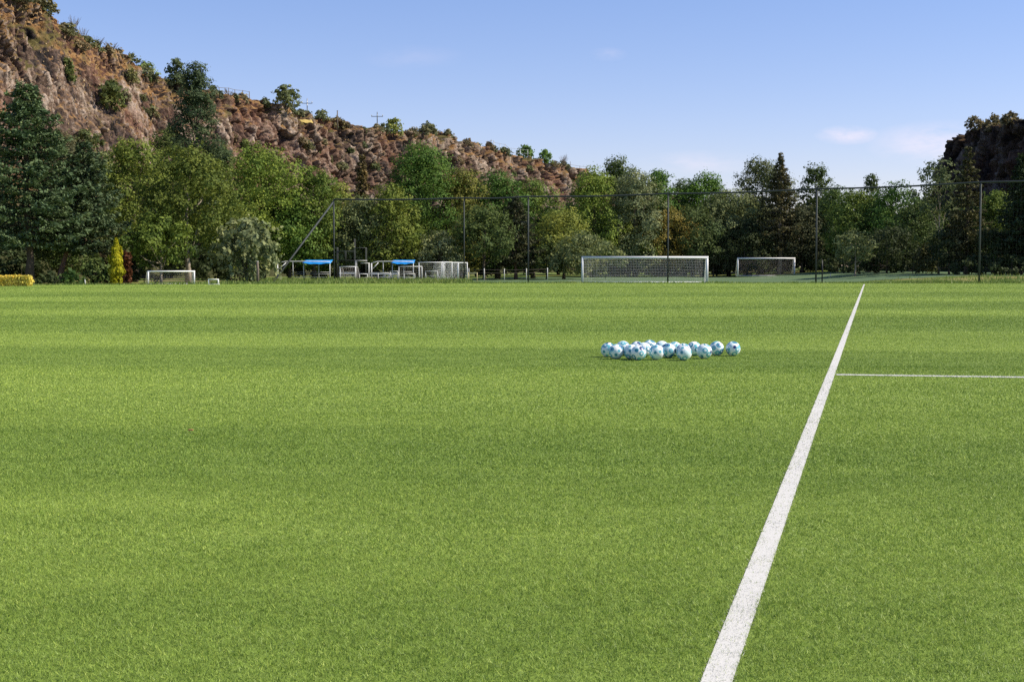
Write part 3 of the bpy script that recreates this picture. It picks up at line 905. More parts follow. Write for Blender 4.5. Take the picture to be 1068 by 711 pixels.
SAGE = (0.203, 0.223, 0.101)
on_ridge(165, 0, 16, 30, (0.203, 0.263, 0.092), 'pale green bush on the ridge, left of the tall slender tree')
on_ridge(186, 0, 26, 26, (0.142, 0.182, 0.092), 'grey-green rounded bush on the ridge, just left of the tall slender tree')
on_ridge(288, 0, 20, 40, (0.193, 0.223, 0.092), 'large green bush on the ridge left of the first utility pole')
on_ridge(341, 0, 10, 20, SAGE, 'pointed olive bush on the ridge right of the yellow sheet')
on_ridge(360, 0, 8, 26, (0.243, 0.203, 0.101), 'brownish low bush on the ridge between the two utility poles')
on_ridge(407, 0, 16, 24, (0.243, 0.284, 0.081), 'round light green bush on the ridge right of the second utility pole')
on_ridge(448, 0, 11, 26, (0.182, 0.203, 0.112), 'grey-green cactus-like bush on the highest middle ridge')
on_ridge(474, 0, 6, 22, (0.243, 0.182, 0.101), 'brown low bush right of the grey-green ridge bush')
on_ridge(552, 0, 17, 22, (0.142, 0.243, 0.061), 'green bush on the ridge at the right, left one of two')
on_ridge(566, 0, 14, 18, (0.142, 0.243, 0.061), 'green bush on the ridge at the right, right one of two')
on_ridge(508, 0, 8, 14, (0.203, 0.162, 0.101), 'dry brown bush on the ridge above the right cliff', )
on_ridge(46, 0, 16, 34, (0.182, 0.173, 0.092), 'dry grey-green bush at the top of the steep left slope')
on_ridge(24, 0, 12, 34, (0.162, 0.173, 0.092), 'grey-green bush at the very top left of the hill')
for i, (px, h, w, lb) in enumerate([(74, 17, 18, 'bare twiggy shrub below the top left bush on the ridge'), (86, 13, 16, 'bare twiggy shrub, left of the pale twiggy one on the ridge'),
        (102, 12, 22, 'bare pale twiggy shrub in the middle of the left ridge'), (120, 10, 20, 'bare twiggy shrub at the right end of the left ridge'),
        (580, 12, 14, 'bare twiggy shrub on the ridge right of the two green bushes'), (240, 8, 16, 'bare twiggy shrub on the ridge right of the tall slender tree')]):
    on_ridge(px, 0, h, w, None, lb, True, 'bare_shrub')
for i, (px, py, h, w, col, lb) in enumerate([
        (117, 98, 34, 40, (0.162, 0.193, 0.065), 'large olive green bush growing on the brown left slope'),
        (72, 72, 26, 16, (0.151, 0.182, 0.061), 'narrow olive bush left of the large bush on the brown slope'),
        (138, 78, 16, 16, (0.223, 0.223, 0.092), 'pale cactus-like clump under the left ridge'),
        (30, 108, 20, 30, (0.182, 0.203, 0.081), 'olive bush above the tallest conifer on the slope'),
        (90, 142, 20, 40, (0.151, 0.182, 0.072), 'olive bush low on the slope right of the tallest conifer'),
        (330, 153, 16, 10, (0.151, 0.173, 0.072), 'narrow olive bush hanging in the middle of the cliff'),
        (255, 150, 12, 20, (0.151, 0.193, 0.061), 'olive bush at the cliff foot above the bright green tree')]):
    q = hill_at(px, py + h / 2); COUNT[0] += 1
    shrub((q[0], q[1] - .3, q[2] - .3), h * q[1] / F, w / 2 * q[1] / F, col, lb, COUNT[0])
rs = random.Random(12)
for i in range(36):                                   # scrub nothing tells apart
    px = rs.uniform(60, 610); top = np.interp(px, [r[0] for r in RIDGE], [r[1] for r in RIDGE])
    q = hill_at(px, top + rs.uniform(2, 55)); COUNT[0] += 1; hh = rs.uniform(1.0, 2.2)
    shrub((q[0], q[1], q[2] - .3), hh, hh * rs.uniform(.6, .95), rs.choice([(.20, .20, .10), (.24, .19, .11), (.15, .18, .08), (.26, .23, .14), (.13, .16, .075)]),
          'small dry scrub bush clinging to the rocky cliff', COUNT[0], group='scrub bushes on the cliff', leaf=.3)
for i in range(46):
    px = 30 + i * 12.6 + rs.uniform(-6, 6); hh = rs.uniform(2.0, 6.0)
    on_ridge(px, 0, hh, hh * rs.uniform(1.8, 4.0), rs.choice([(.20, .20, .11), (.24, .20, .12), (.15, .17, .085), (.27, .24, .15), (.16, .18, .10)]), 'low dry scrub bush along the cliff top', group='scrub along the cliff top', sink=.5)
rs2 = random.Random(19)
for i in range(16):                                  # scrub on the shaded right cliff
    ci = int(rs2.uniform(20, 260)); q = HR[ci, int(rs2.uniform(.78, .9) * 129)]; COUNT[0] += 1; hh = rs2.uniform(1.2, 2.6)
    shrub((q[0], q[1], q[2] - .4), hh, hh * .8, rs2.choice([(0.203, 0.173, 0.092), (0.151, 0.162, 0.072)]), 'dry scrub bush on the dark right cliff', COUNT[0], group='scrub on the right cliff', leaf=.3)

# dry tufts over the hill
rngt = np.random.default_rng(31)
flat = HP[:, 25:205].reshape(-1, 3); sel = flat[rngt.integers(0, len(flat), 15000)]
keep = fbm(sel * .2, 51, 3) + .25 * smooth(-36, -60, sel[:, 0]) > .60
sel = sel[keep]; n = len(sel)
V = blades(sel[:, 0] + rngt.normal(0, .2, n), sel[:, 1] + rngt.normal(0, .2, n), rngt.uniform(.18, .5, n), rngt.uniform(.12, .35, n), rngt, 0, .4).reshape(n, 3, 3)
V[:, :, 2] += sel[:, 2][:, None] - .1
def mat_dry():
    m, t, out = new_mat('dry_grass')
    g = t.add('ShaderNodeNewGeometry')
    c = t.ramp(g.outputs['Random Per Island'], [(0, (.10, .085, .035)), (.3, (.22, .14, .06)), (.7, (.34, .22, .10)), (1, (.42, .31, .16))])
    b = t.add('ShaderNodeBsdfPrincipled'); b.inputs['Roughness'].default_value = .8
    t.l.new(c, b.inputs['Base Color']); t.l.new(b.outputs[0], out.inputs[0])
    return m
tag(tri_obj('dry_grass', V.reshape(n, 9), mat_dry()), 'dry straw-coloured grass tufts over the rocky hill', 'dry grass', kind='stuff')

# ---- things on the ridge
def utility_pole(px, py0, py1, D, arm, label, mat='grey'):
    a, b = P(px, py1, D), P(px, py0, D); h = b[2] - a[2] + 1.0
    o = thing('utility_pole', (a[0], a[1], a[2] - 1.0), label, 'pole')
    MB().tube([(0, 0, 0), (0, 0, h)], [.11, .08], 8).build('shaft', M[mat], o)
    MB().box((0, -.14, h - .9), (arm * .9, .10, .11)).build('crossarm', M[mat], o)
    for x in (-.42, 0, .42):
        MB().tube([(x * arm, -.14, h - .82), (x * arm, -.14, h - .5)], [.09, .05], 6).build('insulator', M['dull_white'], o)
utility_pole(320.5, 103, 119, 270, 2.2, 'pale utility pole with crossarm on the ridge above the yellow sheet')
utility_pole(393.5, 117, 136, 288, 2.6, 'dark utility pole with crossarm on the ridge left of the round bush', 'dark_grey')
a = P(352, 133, 262); mb = MB().tube([(0, 0, -.4), (0, 0, 3.0)], [.12, .09], 8).tube([(0, 0, 3.0), (0, 0, 3.06)], [.14, .10], 8)
tag(mb.build('ridge_post', M['wood']), 'thin dark post standing at the cliff edge right of the yellow sheet', 'post').location = a
# yellow sheet
a = P(316, 129, 264)
V = []; nx, ny = 9, 5
for j in range(ny):
    for i in range(nx):
        V.append(((i / 8 - .5) * 2.3, j / 4 * 1.2 - .5, j / 4 * .7 + .1 * math.sin(i * 1.3) * math.cos(j) - .0))
fq = [(j * nx + i, j * nx + i + 1, (j + 1) * nx + i + 1, (j + 1) * nx + i) for j in range(ny - 1) for i in range(nx - 1)]
o = link('yellow_sheet', np_mesh('yellow_sheet', np.array(V), np.array(fq), True), M['yellow'])
o.location = a + np.array([.8, -1.2, 0]); o.rotation_euler = (0, 0, R(25))
sm = o.modifiers.new('thick', 'SOLIDIFY'); sm.thickness = .05
tag(o, 'bright yellow sheet lying on the cliff edge under the first utility pole', 'sheet')
# rails on the ridge
def ridge_rail(p0, p1, n, hgt, label, mat):
    pts = [ridge_at(p0 + (p1 - p0) * i / (n - 1)) for i in range(n)]
    o = thing('ridge_fence', pts[0], label, 'fence')
    base = pts[0]
    rel = [q - base for q in pts]
    for q in rel: MB().tube([tuple(q + np.array([0, 0, -.8])), tuple(q + np.array([0, 0, hgt]))], .06, 6).build('post', M[mat], o)
    for k in (.5, .95): MB().tube([tuple(q + np.array([0, 0, hgt * k])) for q in rel], .035, 5).build('rail', M[mat], o)
ridge_rail(226, 262, 6, 1.3, 'low dark fence on the ridge right of the tall slender tree', 'wood')
ridge_rail(513, 548, 7, 2.0, 'thin grey fence on the ridge left of the two green bushes', 'grey')
ridge_rail(588, 640, 8, 1.3, 'low dark fence at the far right end of the ridge', 'wood')

# ------------------------------------------------------------------ ball-stop fence
FP = [(348, 208, 142), (484, 206.5, 138.5), (551, 205, 136.5), (697, 202, 131), (852, 197, 123.5), (1023, 190, 114.5), (1215, 182, 105)]
o = thing('ball_stop_fence', ground_pt(348, 142), 'tall dark ball-stop fence of posts, top tube and net before the trees', 'fence')
B0 = np.array(o.location); tops = []; bases = []
for px, py, D in FP:
    t = P(px, py, D); b = ground_pt(px, D, -.2); tops.append(t - B0); bases.append(np.array([t[0], t[1], b[2]]) - B0)
for (px, py, D), t, b in zip(FP, tops, bases):
    p = MB().tube([tuple(b), tuple(t)], .075 if px != 484 else .06, 10)
    q = p.build('post', M['steel'], o)
    if px == 551:
        MB().tube([tuple(b + (t - b) * .71), tuple(b + (t - b) * .71 + np.array([-.75, 0, .02]))], .04, 6).build('arm', M['steel'], q)
seg = []
for i in range(len(tops) - 1):
    for k in range(8):
        s = k / 8; q = tops[i] * (1 - s) + tops[i + 1] * s
        q = q + np.array([0, 0, -.10 * math.sin(math.pi * s)]); seg.append(tuple(q))
seg.append(tuple(tops[-1]))
MB().tube(seg, .072, 8).build('top_tube', M['steel'], o)
br = P(284.5, 295, 131) - B0
MB().tube([tuple(tops[0] + np.array([-.02, 0, -.25])), tuple(tops[0] * .5 + br * .5 + np.array([0, 0, -.1])), tuple(br)], .085, 8).build('brace', M['steel'], o)

def wires(mb, a, b, r):
    mb.tube([a, b], r, 3, False)
def net_panel(mb, c00, c10, c11, c01, nu, nv, r, sag=0.0):
    """net of cords on the quad c00-c10-c11-c01"""
    c = [np.array(q, float) for q in (c00, c10, c11, c01)]
    nr = np.cross(c[1] - c[0], c[3] - c[0]); nr /= np.linalg.norm(nr) + 1e-9
    def pt(u, v):
        q = (c[0] * (1 - u) + c[1] * u) * (1 - v) + (c[3] * (1 - u) + c[2] * u) * v
        return tuple(q + nr * sag * math.sin(math.pi * u) * math.sin(math.pi * v))
    m = 5 if sag else 1
    for i in range(nu + 1): mb.tube([pt(i / nu, k / m) for k in range(m + 1)], r, 3, False)
    for j in range(nv + 1): mb.tube([tuple(np.array(pt(k / m, j / nv)) + nr * r * 1.6) for k in range(m + 1)], r, 3, False)
mb = MB()
for i in range(len(tops) - 1):
    L = np.linalg.norm(tops[i + 1] - tops[i])
    off = np.array([0, .1, 0])
    net_panel(mb, bases[i] + off + [0, 0, .25], bases[i + 1] + off + [0, 0, .25], tops[i + 1] + off - [0, 0, .05], tops[i] + off - [0, 0, .05], int(L / .3), 26, .0014)
mb.build('net', M['dark_net'], o)

# ------------------------------------------------------------------ goals
def goal(name, loc, W, H, label, rad=.06, dt=.8, db=1.8, rz=0.0, net='net', cord=.006, cell=.14, cat='goal', group=None, frame='white', back=True, droop=.05):
    o = thing(name, loc, label, cat, group, rz)
    for sx in (-1, 1):
        MB().tube([(sx * W / 2, 0, -.05), (sx * W / 2, 0, H)], rad, 12).build('post', M[frame], o)
    MB().tube([(-W / 2 - rad, 0, H), (W / 2 + rad, 0, H)], rad, 12).build('crossbar', M[frame], o)
    r2 = rad * .5
    for sx in (-1, 1):
        MB().tube([(sx * W / 2, 0, H - rad * .5), (sx * W / 2, dt, H - rad), (sx * W / 2, db, .04)], r2, 7).build('net_support', M[frame], o)
        MB().tube([(sx * W / 2, 0, .03), (sx * W / 2, db, .03)], r2, 7).build('side_bar', M[frame], o)
    if back: MB().tube([(-W / 2, db, .04), (W / 2, db, .04)], r2, 7).build('ground_bar', M[frame], o)
    mb = MB(); w = W / 2 - .02
    nu = max(4, int(W / cell)); nv = max(4, int(H / cell))
    net_panel(mb, (-w, db, .05), (w, db, .05), (w, dt, H - rad), (-w, dt, H - rad), nu, nv, cord, droop)
    net_panel(mb, (-w, dt, H - rad), (w, dt, H - rad), (w, .05, H - rad), (-w, .05, H - rad), nu, max(2, int(dt / cell)), cord, -droop * 2)
    for sx in (-1, 1):
        net_panel(mb, (sx * w, .05, .05), (sx * w, db, .05), (sx * w, dt, H - rad), (sx * w, .05, H - rad), max(3, int(db / cell)), nv, cord)
    mb.build('net', M[net], o)
    return o

def at_goal(pl, pr, py_base, D):
    x0, x1 = P(pl, 285, D)[0], P(pr, 285, D)[0]
    return (x0 + x1) / 2, x1 - x0

D = 136.5
x, W = at_goal(607.5, 737.5, 295, D)
z = P(0, 295.2, D)[2]
goal('football_goal', (x, D, max(z, float(gz(x, D)))), W, P(0, 268.5, D)[2] - max(z, float(gz(x, D))), 'larger white football goal with white net behind the fence, in the centre', rad=.11, cord=.0075, cell=.155, dt=1.0, db=2.0, droop=.12)
D = 181
x, W = at_goal(769.5, 828.5, 289, D); z = float(gz(x, D)) + .02
goal('football_goal', (x, D, z), W, P(0, 269.5, D)[2] - z, 'smaller-looking white goal with dark fine net, farther away at the right', rad=.10, cord=.004, cell=.16, net='grey_net')
D = 106.5
x, W = at_goal(155, 202.5, 297, D); z = float(gz(x, D)) + .01
goal('small_goal', (x, D, z), W, P(0, 283, D)[2] - z, 'small white training goal with grey net under the broad olive tree', rad=.055, cord=.0032, cell=.12, net='grey_net', dt=.6, db=1.2, rz=R(24))
D = 104.5
x, W = at_goal(217.5, 227.5, 297, D); z = float(gz(x, D)) + .01
goal('mini_goal', (x, D, z), W, P(0, 291.4, D)[2] - z, 'tiny white mini goal standing on the grass right of the small goal', rad=.04, cord=.004, cell=.1, dt=.2, db=.5, net='dark_net')

# ------------------------------------------------------------------ training corner
def shelter(px0, px1, D, label, roof0, rz=0.0):
    x0, x1 = P(px0, 285, D)[0], P(px1, 285, D)[0]; W = x1 - x0
    loc = ground_pt((px0 + px1) / 2, D)
    o = thing('team_shelter', loc, label, 'shelter', None, rz); H = P(0, 274.5, D)[2] - loc[2]
    dep = 1.9
    for k, fx in enumerate((-.5, -.26, .0, .24, .5)):
        front = k in (0, 2, 4)
        MB().tube([(fx * W, 0 if front else dep, -.1), (fx * W, 0 if front else dep, H if front else H + .15)], .055 if k in (0,) else .04, 8).build('post', M['white'] if k in (0, 4) else M['dull_white'], o)
    MB().tube([(-.5 * W, 0, H), (-.36 * W, .3, H + .18), (-.1 * W, .4, H + .2), (.5 * W, .4, H + .16)], .045, 8).build('roof_rail', M['dull_white'], o)
    MB().tube([(-.5 * W, dep, H + .15), (.5 * W, dep, H + .15)], .04, 8).build('roof_rail', M['dull_white'], o)
    MB().tube([(-.5 * W, 0, H * .62), (-.34 * W, .1, H + .05)], .035, 7).build('brace', M['white'], o)
    for hgt in (.75, .95): MB().tube([(-.2 * W, dep * .8, hgt), (.45 * W, dep * .8, hgt)], .025, 6).build('rail', M['grey'], o)
    # canopy, sagging sheet
    nx, ny = 13, 7; V = []
    for j in range(ny):
        for i in range(nx):
            u, v = i / (nx - 1), j / (ny - 1)
            V.append(((roof0 + (.52 - roof0) * u) * W, -.25 + v * (dep + .5), H + .02 + .33 * math.sin(v * 1.6) - .10 * math.sin(math.pi * u) * (1 - v) + .03 * math.sin(u * 17) * (1 - v)))
    fq = [(j * nx + i, j * nx + i + 1, (j + 1) * nx + i + 1, (j + 1) * nx + i) for j in range(ny - 1) for i in range(nx - 1)]
    c = link('canopy', np_mesh('canopy', np.array(V), np.array(fq), True), M['blue'], o)
    s = c.modifiers.new('thick', 'SOLIDIFY'); s.thickness = .025
    MB().box((.1 * W, dep * .75, .45), (W * .6, .34, .05)).build('bench_seat', M['dull_white'], o)
    for fx in (-.15, .1, .35): MB().box((fx * W, dep * .75, .2), (.06, .3, .44)).build('bench_leg', M['grey'], o)
    return o
shelter(289.5, 344, 146, 'left training shelter with white posts and blue canopy on its right half', -.02)
shelter(387.5, 431, 147, 'right training shelter with blue canopy, left of the stacked goals', -.02)

def eq_goal(pl, pr, pt, D, label, rz=0.0, **kw):
    x, W = at_goal(pl, pr, 0, D); z = float(gz(x, D)) + .01
    goal('portable_goal', (x, D, z), W / max(.3, abs(math.cos(rz))), P(0, pt, D)[2] - z, label, rad=.045, cell=.19, net=kw.pop('net', 'grey_net'), cord=.0062, rz=rz, **kw)
eq_goal(354.5, 371, 278.2, 143.5, 'small portable goal with thick white post between the two shelters', rz=R(-14), dt=.7, db=1.4)
eq_goal(416, 440, 278.0, 144, 'low portable goal in front of the right shelter', dt=.6, db=1.3, frame='dull_white')
eq_goal(437, 462, 273.6, 146.5, 'portable goal with pinkish grey net, left one of the tall stacked goals', dt=.9, db=1.8)
eq_goal(461, 471, 273.4, 147.5, 'narrow-looking goal turned sideways in the middle of the stack', rz=R(58), dt=.8, db=1.6, net='net')
eq_goal(464, 478, 273.8, 149.5, 'white-netted goal turned half sideways near the right of the stack', rz=R(40), dt=.8, db=1.7, net='net')
eq_goal(477.5, 487, 274, 151, 'rightmost portable goal of the stack with dense white net', rz=R(62), dt=1.0, db=1.8, net='net')

def frame_obj(name, pl, pr, D, bars, label, cat, mat, rad):
    """open tube frame from (x0,y0,x1,y1) photo-pixel bars, built upright at depth D with a second frame behind"""
    loc = ground_pt((pl + pr) / 2, D)
    o = thing(name, loc, label, cat)
    for (x0, y0, x1, y1) in bars:
        a, b = P(x0, y0, D) - loc, P(x1, y1, D) - loc
        a[1] = b[1] = 0
        nm = 'upright' if abs(x1 - x0) < 2 else 'rail'
        for dy in (0, .9): MB().tube([(a[0], dy, a[2]), (b[0], dy, b[2])], rad, 7).build(nm, M[mat], o)
    for (x0, y0, x1, y1) in bars:
        if abs(x1 - x0) < 2:
            a = P(x0, min(y0, y1), D) - loc
            MB().tube([(a[0], 0, a[2] - .05), (a[0], .9, a[2] - .05)], rad * .8, 6).build('cross_rail', M[mat], o)
    return o
frame_obj('step_frame', 371, 385, 144.5, [(371, 271.5, 371, 294), (384.5, 274.3, 384.5, 294), (371, 271.8, 382, 271.8), (376, 274.4, 384.5, 274.4), (372, 285.5, 384, 285.5)],
          'white tube frame with stepped top beside the right shelter', 'frame', 'dull_white', .036)
frame_obj('scaffold_frame', 350, 383, 148, [(351.5, 258, 351.5, 293), (369.5, 249, 369.5, 293), (381.5, 258.5, 381.5, 293), (369.5, 258.5, 381.5, 258.5), (351.5, 271.5, 381.5, 271.5), (351.5, 262, 369.5, 262), (360, 262, 360, 272)],
          'thin grey scaffold frame rising behind the small equipment', 'scaffold', 'dark_grey', .02)
def bench(px, D, w, label, mat='dull_white'):
    loc = ground_pt(px, D); o = thing('bench', loc, label, 'bench')
    MB().box((0, 0, .46), (w, .34, .05)).build('seat', M[mat], o)
    MB().box((0, .2, .78), (w, .04, .22)).build('backrest', M[mat], o)
    for sx in (-1, 1):
        b = MB().tube([(sx * w * .42, -.14, -.05), (sx * w * .42, -.14, .44)], .025, 6); b.build('leg', M['grey'], o)
        b = MB().tube([(sx * w * .42, .2, -.05), (sx * w * .42, .2, .86)], .025, 6); b.build('leg', M['grey'], o)
bench(394, 144.6, 1.5, 'low white bench at the left foot of the right shelter')
bench(408, 144.2, 1.5, 'low white bench just left of the low portable goal')
bench(362, 145.6, 1.7, 'low white bench behind the small portable goal')
def low_frame(px, D, w, h, label, rz=0.0):
    loc = ground_pt(px, D); o = thing('training_frame', loc, label, 'frame', None, rz)
    for sx in (-1, 1):
        MB().tube([(sx * w / 2, 0, -.05), (sx * w / 2, 0, h)], .035, 8).build('upright', M['dull_white'], o)
        MB().tube([(sx * w / 2, 0, h * .95), (sx * w / 2, .55, 0)], .025, 6).build('stay', M['dull_white'], o)
    MB().tube([(-w / 2, 0, h), (w / 2, 0, h)], .035, 8).build('top_bar', M['dull_white'], o)
    MB().tube([(-w / 2, 0, h * .5), (w / 2, 0, h * .5)], .02, 6).build('middle_bar', M['dull_white'], o)
low_frame(400, 143.6, 1.1, .85, 'low white training frame in front of the right shelter, left one', R(12))
low_frame(411, 143.4, .9, 1.05, 'low white training frame touching the low portable goal', R(-25))
low_frame(427, 143.2, 1.2, .8, 'low white training frame standing inside the low portable goal', R(30))
low_frame(450, 145.2, 1.3, 1.0, 'low white training frame in front of the pinkish-grey net', R(-15))
low_frame(379, 143.8, .8, .7, 'low white training frame under the stepped tube frame', R(10))
# yellow hurdle, posts and rails at the gap
def hurdle(px, D, w, h, label):
    loc = ground_pt(px, D); o = thing('hurdle', loc, label, 'hurdle')
    for sx in (-1, 1):
        MB().tube([(sx * w / 2, 0, -.05), (sx * w / 2, 0, h)], .04, 8).build('upright', M['yellow_paint'], o)
        MB().box((sx * w / 2, .2, .03), (.06, .6, .05)).build('foot', M['yellow_paint'], o)
    MB().box((0, 0, h - .05), (w, .04, .12)).build('top_bar', M['yellow_paint'], o)
hurdle(493, 147, .9, .95, 'pale yellow training hurdle right of the stacked goals')
def rail_fence():
    pts = [ground_pt(p, 156) for p in (489, 505, 526, 549, 571)]
    o = thing('rail_fence', pts[0], 'low fence of pale posts and thin rails under the trees', 'fence')
    for q in pts: MB().tube([tuple(q - pts[0] + [0, 0, -.1]), tuple(q - pts[0] + [0, 0, 1.35])], .045, 8).build('post', M['dull_white'], o)
    for k in (.85, 1.2): MB().tube([tuple(q - pts[0] + [0, 0, k]) for q in pts], .016, 6).build('rail', M['wood'], o)
rail_fence()
# single posts
def post(px, py0, D, r, mat, label, tip=None):
    loc = ground_pt(px, D); h = P(px, py0, D)[2] - loc[2]
    o = thing('wooden_post' if mat == 'wood' else 'marker_post', loc, label, 'post')
    MB().tube([(0, 0, -.1), (.02, 0, h * .6), (0, 0, h)], [r, r * .92, r * .8], 8).build('shaft', M[mat], o)
    if tip: MB().tube([(0, 0, h), (0, 0, h + .05)], [r * .95, r * .5], 8).build('cap', M[tip], o)
post(268.5, 273, 117, .12, 'wood', 'weathered wooden post under the weeping tree', 'dull_white')
post(857.5, 271, 122, .06, 'plastic', 'short black post beside the fence near the touchline end')
post(88.3, 292, 105, .05, 'dull_white', 'small white stake at the foot of the conifers', 'dull_white')
post(866, 285.5, 160, .05, 'dull_white', 'thin pale stake beyond the fence right of the black post', 'dull_white')

# ------------------------------------------------------------------ balls
def mat_ball():
    m, t, out = new_mat('ball_panels')
    tc = t.add('ShaderNodeTexCoord').outputs['Object']
    v = t.add('ShaderNodeTexVoronoi'); v.inputs['Scale'].default_value = 1.0
    vec = t.mapping(tc, (12, 12, 12)); t.l.new(vec, v.inputs['Vector']); v.inputs['Randomness'].default_value = .55
    dist = v.outputs['Distance']; rnd = t.add('ShaderNodeSeparateColor'); t.l.new(v.outputs['Color'], rnd.inputs[0])
    ring = t.math('MULTIPLY', t.maprange(dist, .22, .26), t.maprange(dist, .52, .47))
    core = t.maprange(dist, .24, .21)
    cyan = t.ramp(rnd.outputs[0], [(0, (.05, .27, .36)), (.40, (.14, .46, .54)), (.80, (.012, .03, .15)), (1, (.03, .07, .28))], 'CONSTANT')
    c = t.mix(t.math('MULTIPLY', ring, t.maprange(rnd.outputs[1], .10, .12)), t.mix(t.maprange(t.noise(tc, 9, 2), .50, .56), (.88, .89, .88, 1), (.66, .82, .84, 1)), cyan)
    c = t.mix(t.math('MULTIPLY', core, t.maprange(rnd.outputs[2], .42, .44)), c, (.02, .05, .24, 1))
    b = t.add('ShaderNodeBsdfPrincipled'); b.inputs['Roughness'].default_value = .35
    t.l.new(c, b.inputs['Base Color']); t.l.new(b.outputs[0], out.inputs[0])
    return m
def ball_mesh():
    import bmesh
    bm = bmesh.new(); bmesh.ops.create_icosphere(bm, subdivisions=2, radius=1.0)
    bm2 = bmesh.new(); bmesh.ops.create_icosphere(bm2, subdivisions=5, radius=1.0)
    ico = bmesh.new(); bmesh.ops.create_icosphere(ico, subdivisions=1, radius=1.0)
    # panel centres: 12 vertices + 20 faces of an icosahedron (the classic 32 panels)
    ctr = [v.co.normalized() for v in ico.verts] + [f.calc_center_median().normalized() for f in ico.faces]
    wt = [1.0] * 12 + [.985] * 20
    Cn = np.array([list(c) for c in ctr])
    vs = np.array([list(v.co.normalized()) for v in bm2.verts])
    ang = np.arccos(np.clip(vs @ Cn.T, -1, 1)) + np.array([0.03] * 12 + [0.0] * 20)
    s = np.sort(ang, 1); gap = s[:, 1] - s[:, 0]
    r = .11 - .0022 * np.clip(1 - gap / .045, 0, 1)
    for v, rr, d in zip(bm2.verts, r, vs): v.co = Vector(d * rr)
    me = bpy.data.meshes.new('football'); bm2.to_mesh(me)
    for b in (bm, bm2, ico): b.free()
    me.polygons.foreach_set('use_smooth', [True] * len(me.polygons))
    me.materials.append(mat_ball())
    return me
BM = ball_mesh()
rb = random.Random(3)
# photo pixel of each ball's centre x and lowest point y
BALLS = [(634.5, 372.6, 'leftmost ball of the cluster'), (642.8, 374.6, 'ball in front of the leftmost ball, second from the left'),
         (650.0, 370.6, 'ball at the back between the second ball and the dark-shaded one'), (657.5, 375.0, 'dark-shaded ball in front, third from the left of the front row'),
         (666.2, 375.9, 'bright ball at the front left, lowest of the row'), (664.5, 371.2, 'ball hidden behind the bright front left ball'),
         (678.0, 369.4, 'farthest back ball, highest in the cluster'), (685.2, 375.4, 'front ball in the middle, just left of the centre gap'),
         (697.2, 373.4, 'ball in the second row right of the middle front ball'), (690.5, 370.6, 'ball behind the middle front ball, mostly hidden'),
         (709.0, 373.6, 'ball with dark blue mark half behind the front right ball'), (713.8, 376.0, 'front right ball, nearest to the camera'),
         (724.2, 371.4, 'ball at the back right, behind the front right ball'), (735.0, 374.2, 'third ball from the right, slightly in front'),
         (747.8, 371.0, 'second ball from the right'), (765.0, 371.2, 'rightmost ball, lying apart from the cluster')]
BALLS[9:9] = [(704.0, 371.6, 'ball at the back, between the two front balls of the right half'), (671.8, 372.4, 'ball wedged between the front left ball and the farthest one')]
proto = None
placed = []
for i, (px, py, lab) in enumerate(BALLS):
    # lowest visible point of a sphere on the ground is just before the contact point
    q = HIT(px, py, 0.0); q[1] += .045
    for it in range(30):
        for w in placed:
            d = q[:2] - w[:2]; L = np.linalg.norm(d)
            if L < .222: q[:2] += d / (L + 1e-6) * (.222 - L) * np.array([.25, 1.0]) + np.array([0, .002])
    placed.append(q.copy())
    b = link('football', BM) if proto is None else proto.copy()
    if proto is None: proto = b
    else: COL.objects.link(b)
    b.location = (q[0], q[1], .107); b.rotation_euler = (rb.uniform(0, 6.28), rb.uniform(0, 6.28), rb.uniform(0, 6.28))
    tag(b, 'white football with blue marks, ' + lab if len(lab.split()) < 10 else 'white football, ' + lab, 'ball', 'footballs lying on the pitch')

# small orange leaf lying on the grass
o = MB().box((0, 0, 0), (.035, .022, .01)).build('fallen_leaf', simple('orange_leaf', (.45, .20, .08), .8))
tag(o, 'tiny orange fallen leaf on the grass at the left', 'leaf').location = (*HIT(199, 452)[:2], .03)

# ------------------------------------------------------------------ light, sky, camera
EL, AZ = R(43), R(92)          # azimuth clockwise from +Y
sv = Vector((math.sin(AZ) * math.cos(EL), math.cos(AZ) * math.cos(EL), math.sin(EL)))
sun = bpy.data.lights.new('sun', 'SUN'); sun.energy = 4.9; sun.angle = R(.53); sun.color = (1, .91, .77)
so = bpy.data.objects.new('sun', sun); COL.objects.link(so); so.rotation_euler = (-sv).to_track_quat('-Z', 'Y').to_euler()
so.location = (60, -20, 80)

w = bpy.data.worlds.new('World'); S.world = w; w.use_nodes = True
t = NT(w.node_tree); t.n.clear()
sky = t.add('ShaderNodeTexSky', sky_type='NISHITA'); sky.sun_disc = False
sky.sun_elevation = EL; sky.sun_rotation = AZ; sky.altitude = 1200; sky.air_density = 1.0; sky.dust_density = .4; sky.ozone_density = 3.0
tc = t.add('ShaderNodeTexCoord').outputs['Generated']
sep = t.add('ShaderNodeSeparateXYZ'); t.l.new(tc, sep.inputs[0])
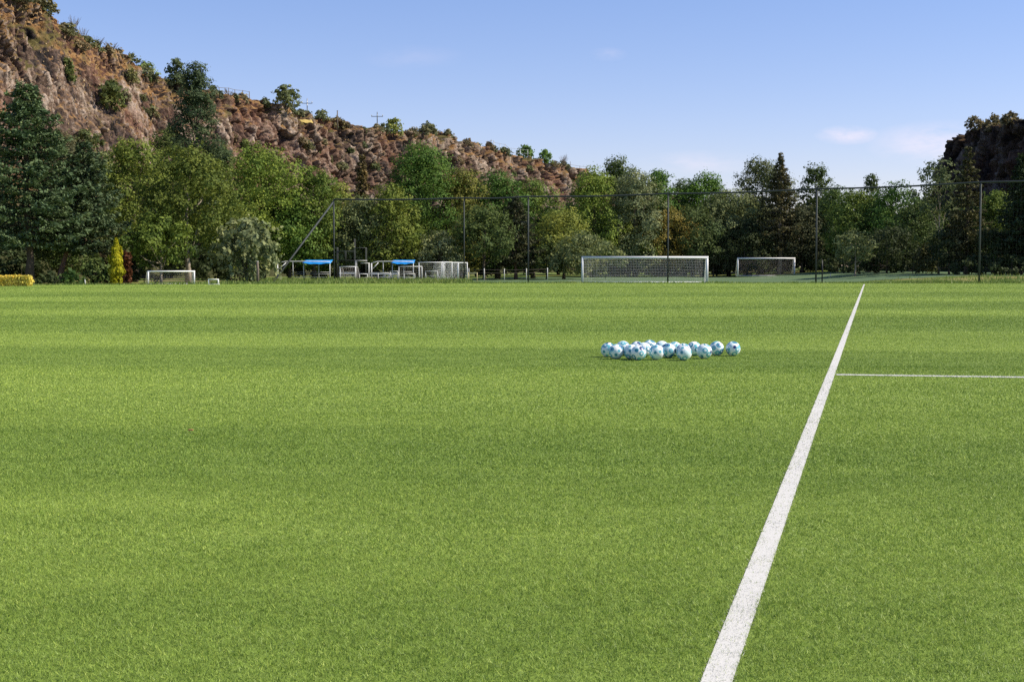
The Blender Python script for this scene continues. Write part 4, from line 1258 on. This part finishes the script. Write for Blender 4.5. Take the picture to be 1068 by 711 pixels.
# thin clouds low over the trees, built in the sky's own direction space
def blob(px, py, rx, ry):
    d = ray(px, py); d = d / np.linalg.norm(d)
    u = t.math('MULTIPLY', t.math('SUBTRACT', t.math('DIVIDE', sep.outputs[0], sep.outputs[1]), float(d[0] / d[1])), F / rx)
    v = t.math('MULTIPLY', t.math('SUBTRACT', t.math('DIVIDE', sep.outputs[2], sep.outputs[1]), float(d[2] / d[1])), F / ry)
    r = t.math('SQRT', t.math('ADD', t.math('MULTIPLY', u, u), t.math('MULTIPLY', v, v)))
    return t.maprange(r, 1.0, 0.0, 0.0, 1.0)
nz = t.noise(t.mapping(tc, (1, 1, 2.6)), 34, 5, .6)
nw = t.noise(t.mapping(tc, (1, 1, 3.0)), 5, 5, .6)
cl = None
for px, py, rx, ry, s in ((884, 141, 36, 11, 1.0), (985, 150, 85, 26, .75), (730, 170, 70, 14, .35), (634, 57, 22, 8, .25), (1180, 160, 160, 40, .6), (430, 60, 60, 14, .12)):
    q = t.math('MULTIPLY', blob(px, py, rx, ry), s)
    cl = q if cl is None else t.math('MAXIMUM', cl, q)
cl = t.math('MULTIPLY', cl, t.maprange(nz, .32, .62), True)
front = t.math('GREATER_THAN', sep.outputs[1], 0.05)
cl = t.math('MULTIPLY', t.math('MULTIPLY', cl, front), .66)
bg = t.add('ShaderNodeBackground'); bg.inputs[1].default_value = .107
tint = t.ramp(sep.outputs[2], [(0, (1.20, .93, .96)), (.10, (1.13, .975, 1.08)), (.26, (.98, 1.0, 1.20)), (1, (1.0, 1.0, 1.12))])
sk = t.mix(1.0, sky.outputs[0], tint, 'MULTIPLY')
c = t.mix(cl, sk, (8.6, 7.2, 7.6, 1))
t.l.new(c, bg.inputs[0])
ow = t.add('ShaderNodeOutputWorld'); t.l.new(bg.outputs[0], ow.inputs[0])

cam = bpy.data.cameras.new('camera'); cam.lens = 50.0; cam.sensor_width = 36.0; cam.sensor_fit = 'HORIZONTAL'
cam.clip_start = .05; cam.clip_end = 5000
co = bpy.data.objects.new('camera', cam); COL.objects.link(co)
co.location = (0, 0, CAMH); co.rotation_euler = (R(90) - PITCH, 0, 0)
S.camera = co
S.view_settings.view_transform = 'Standard'; S.view_settings.look = 'None'
S.view_settings.gamma = 1.0; S.view_settings.exposure = 0.38
S.view_settings.use_curve_mapping = False
S.cycles.use_denoising = False
S.cycles.max_bounces = 6; S.cycles.transparent_max_bounces = 8
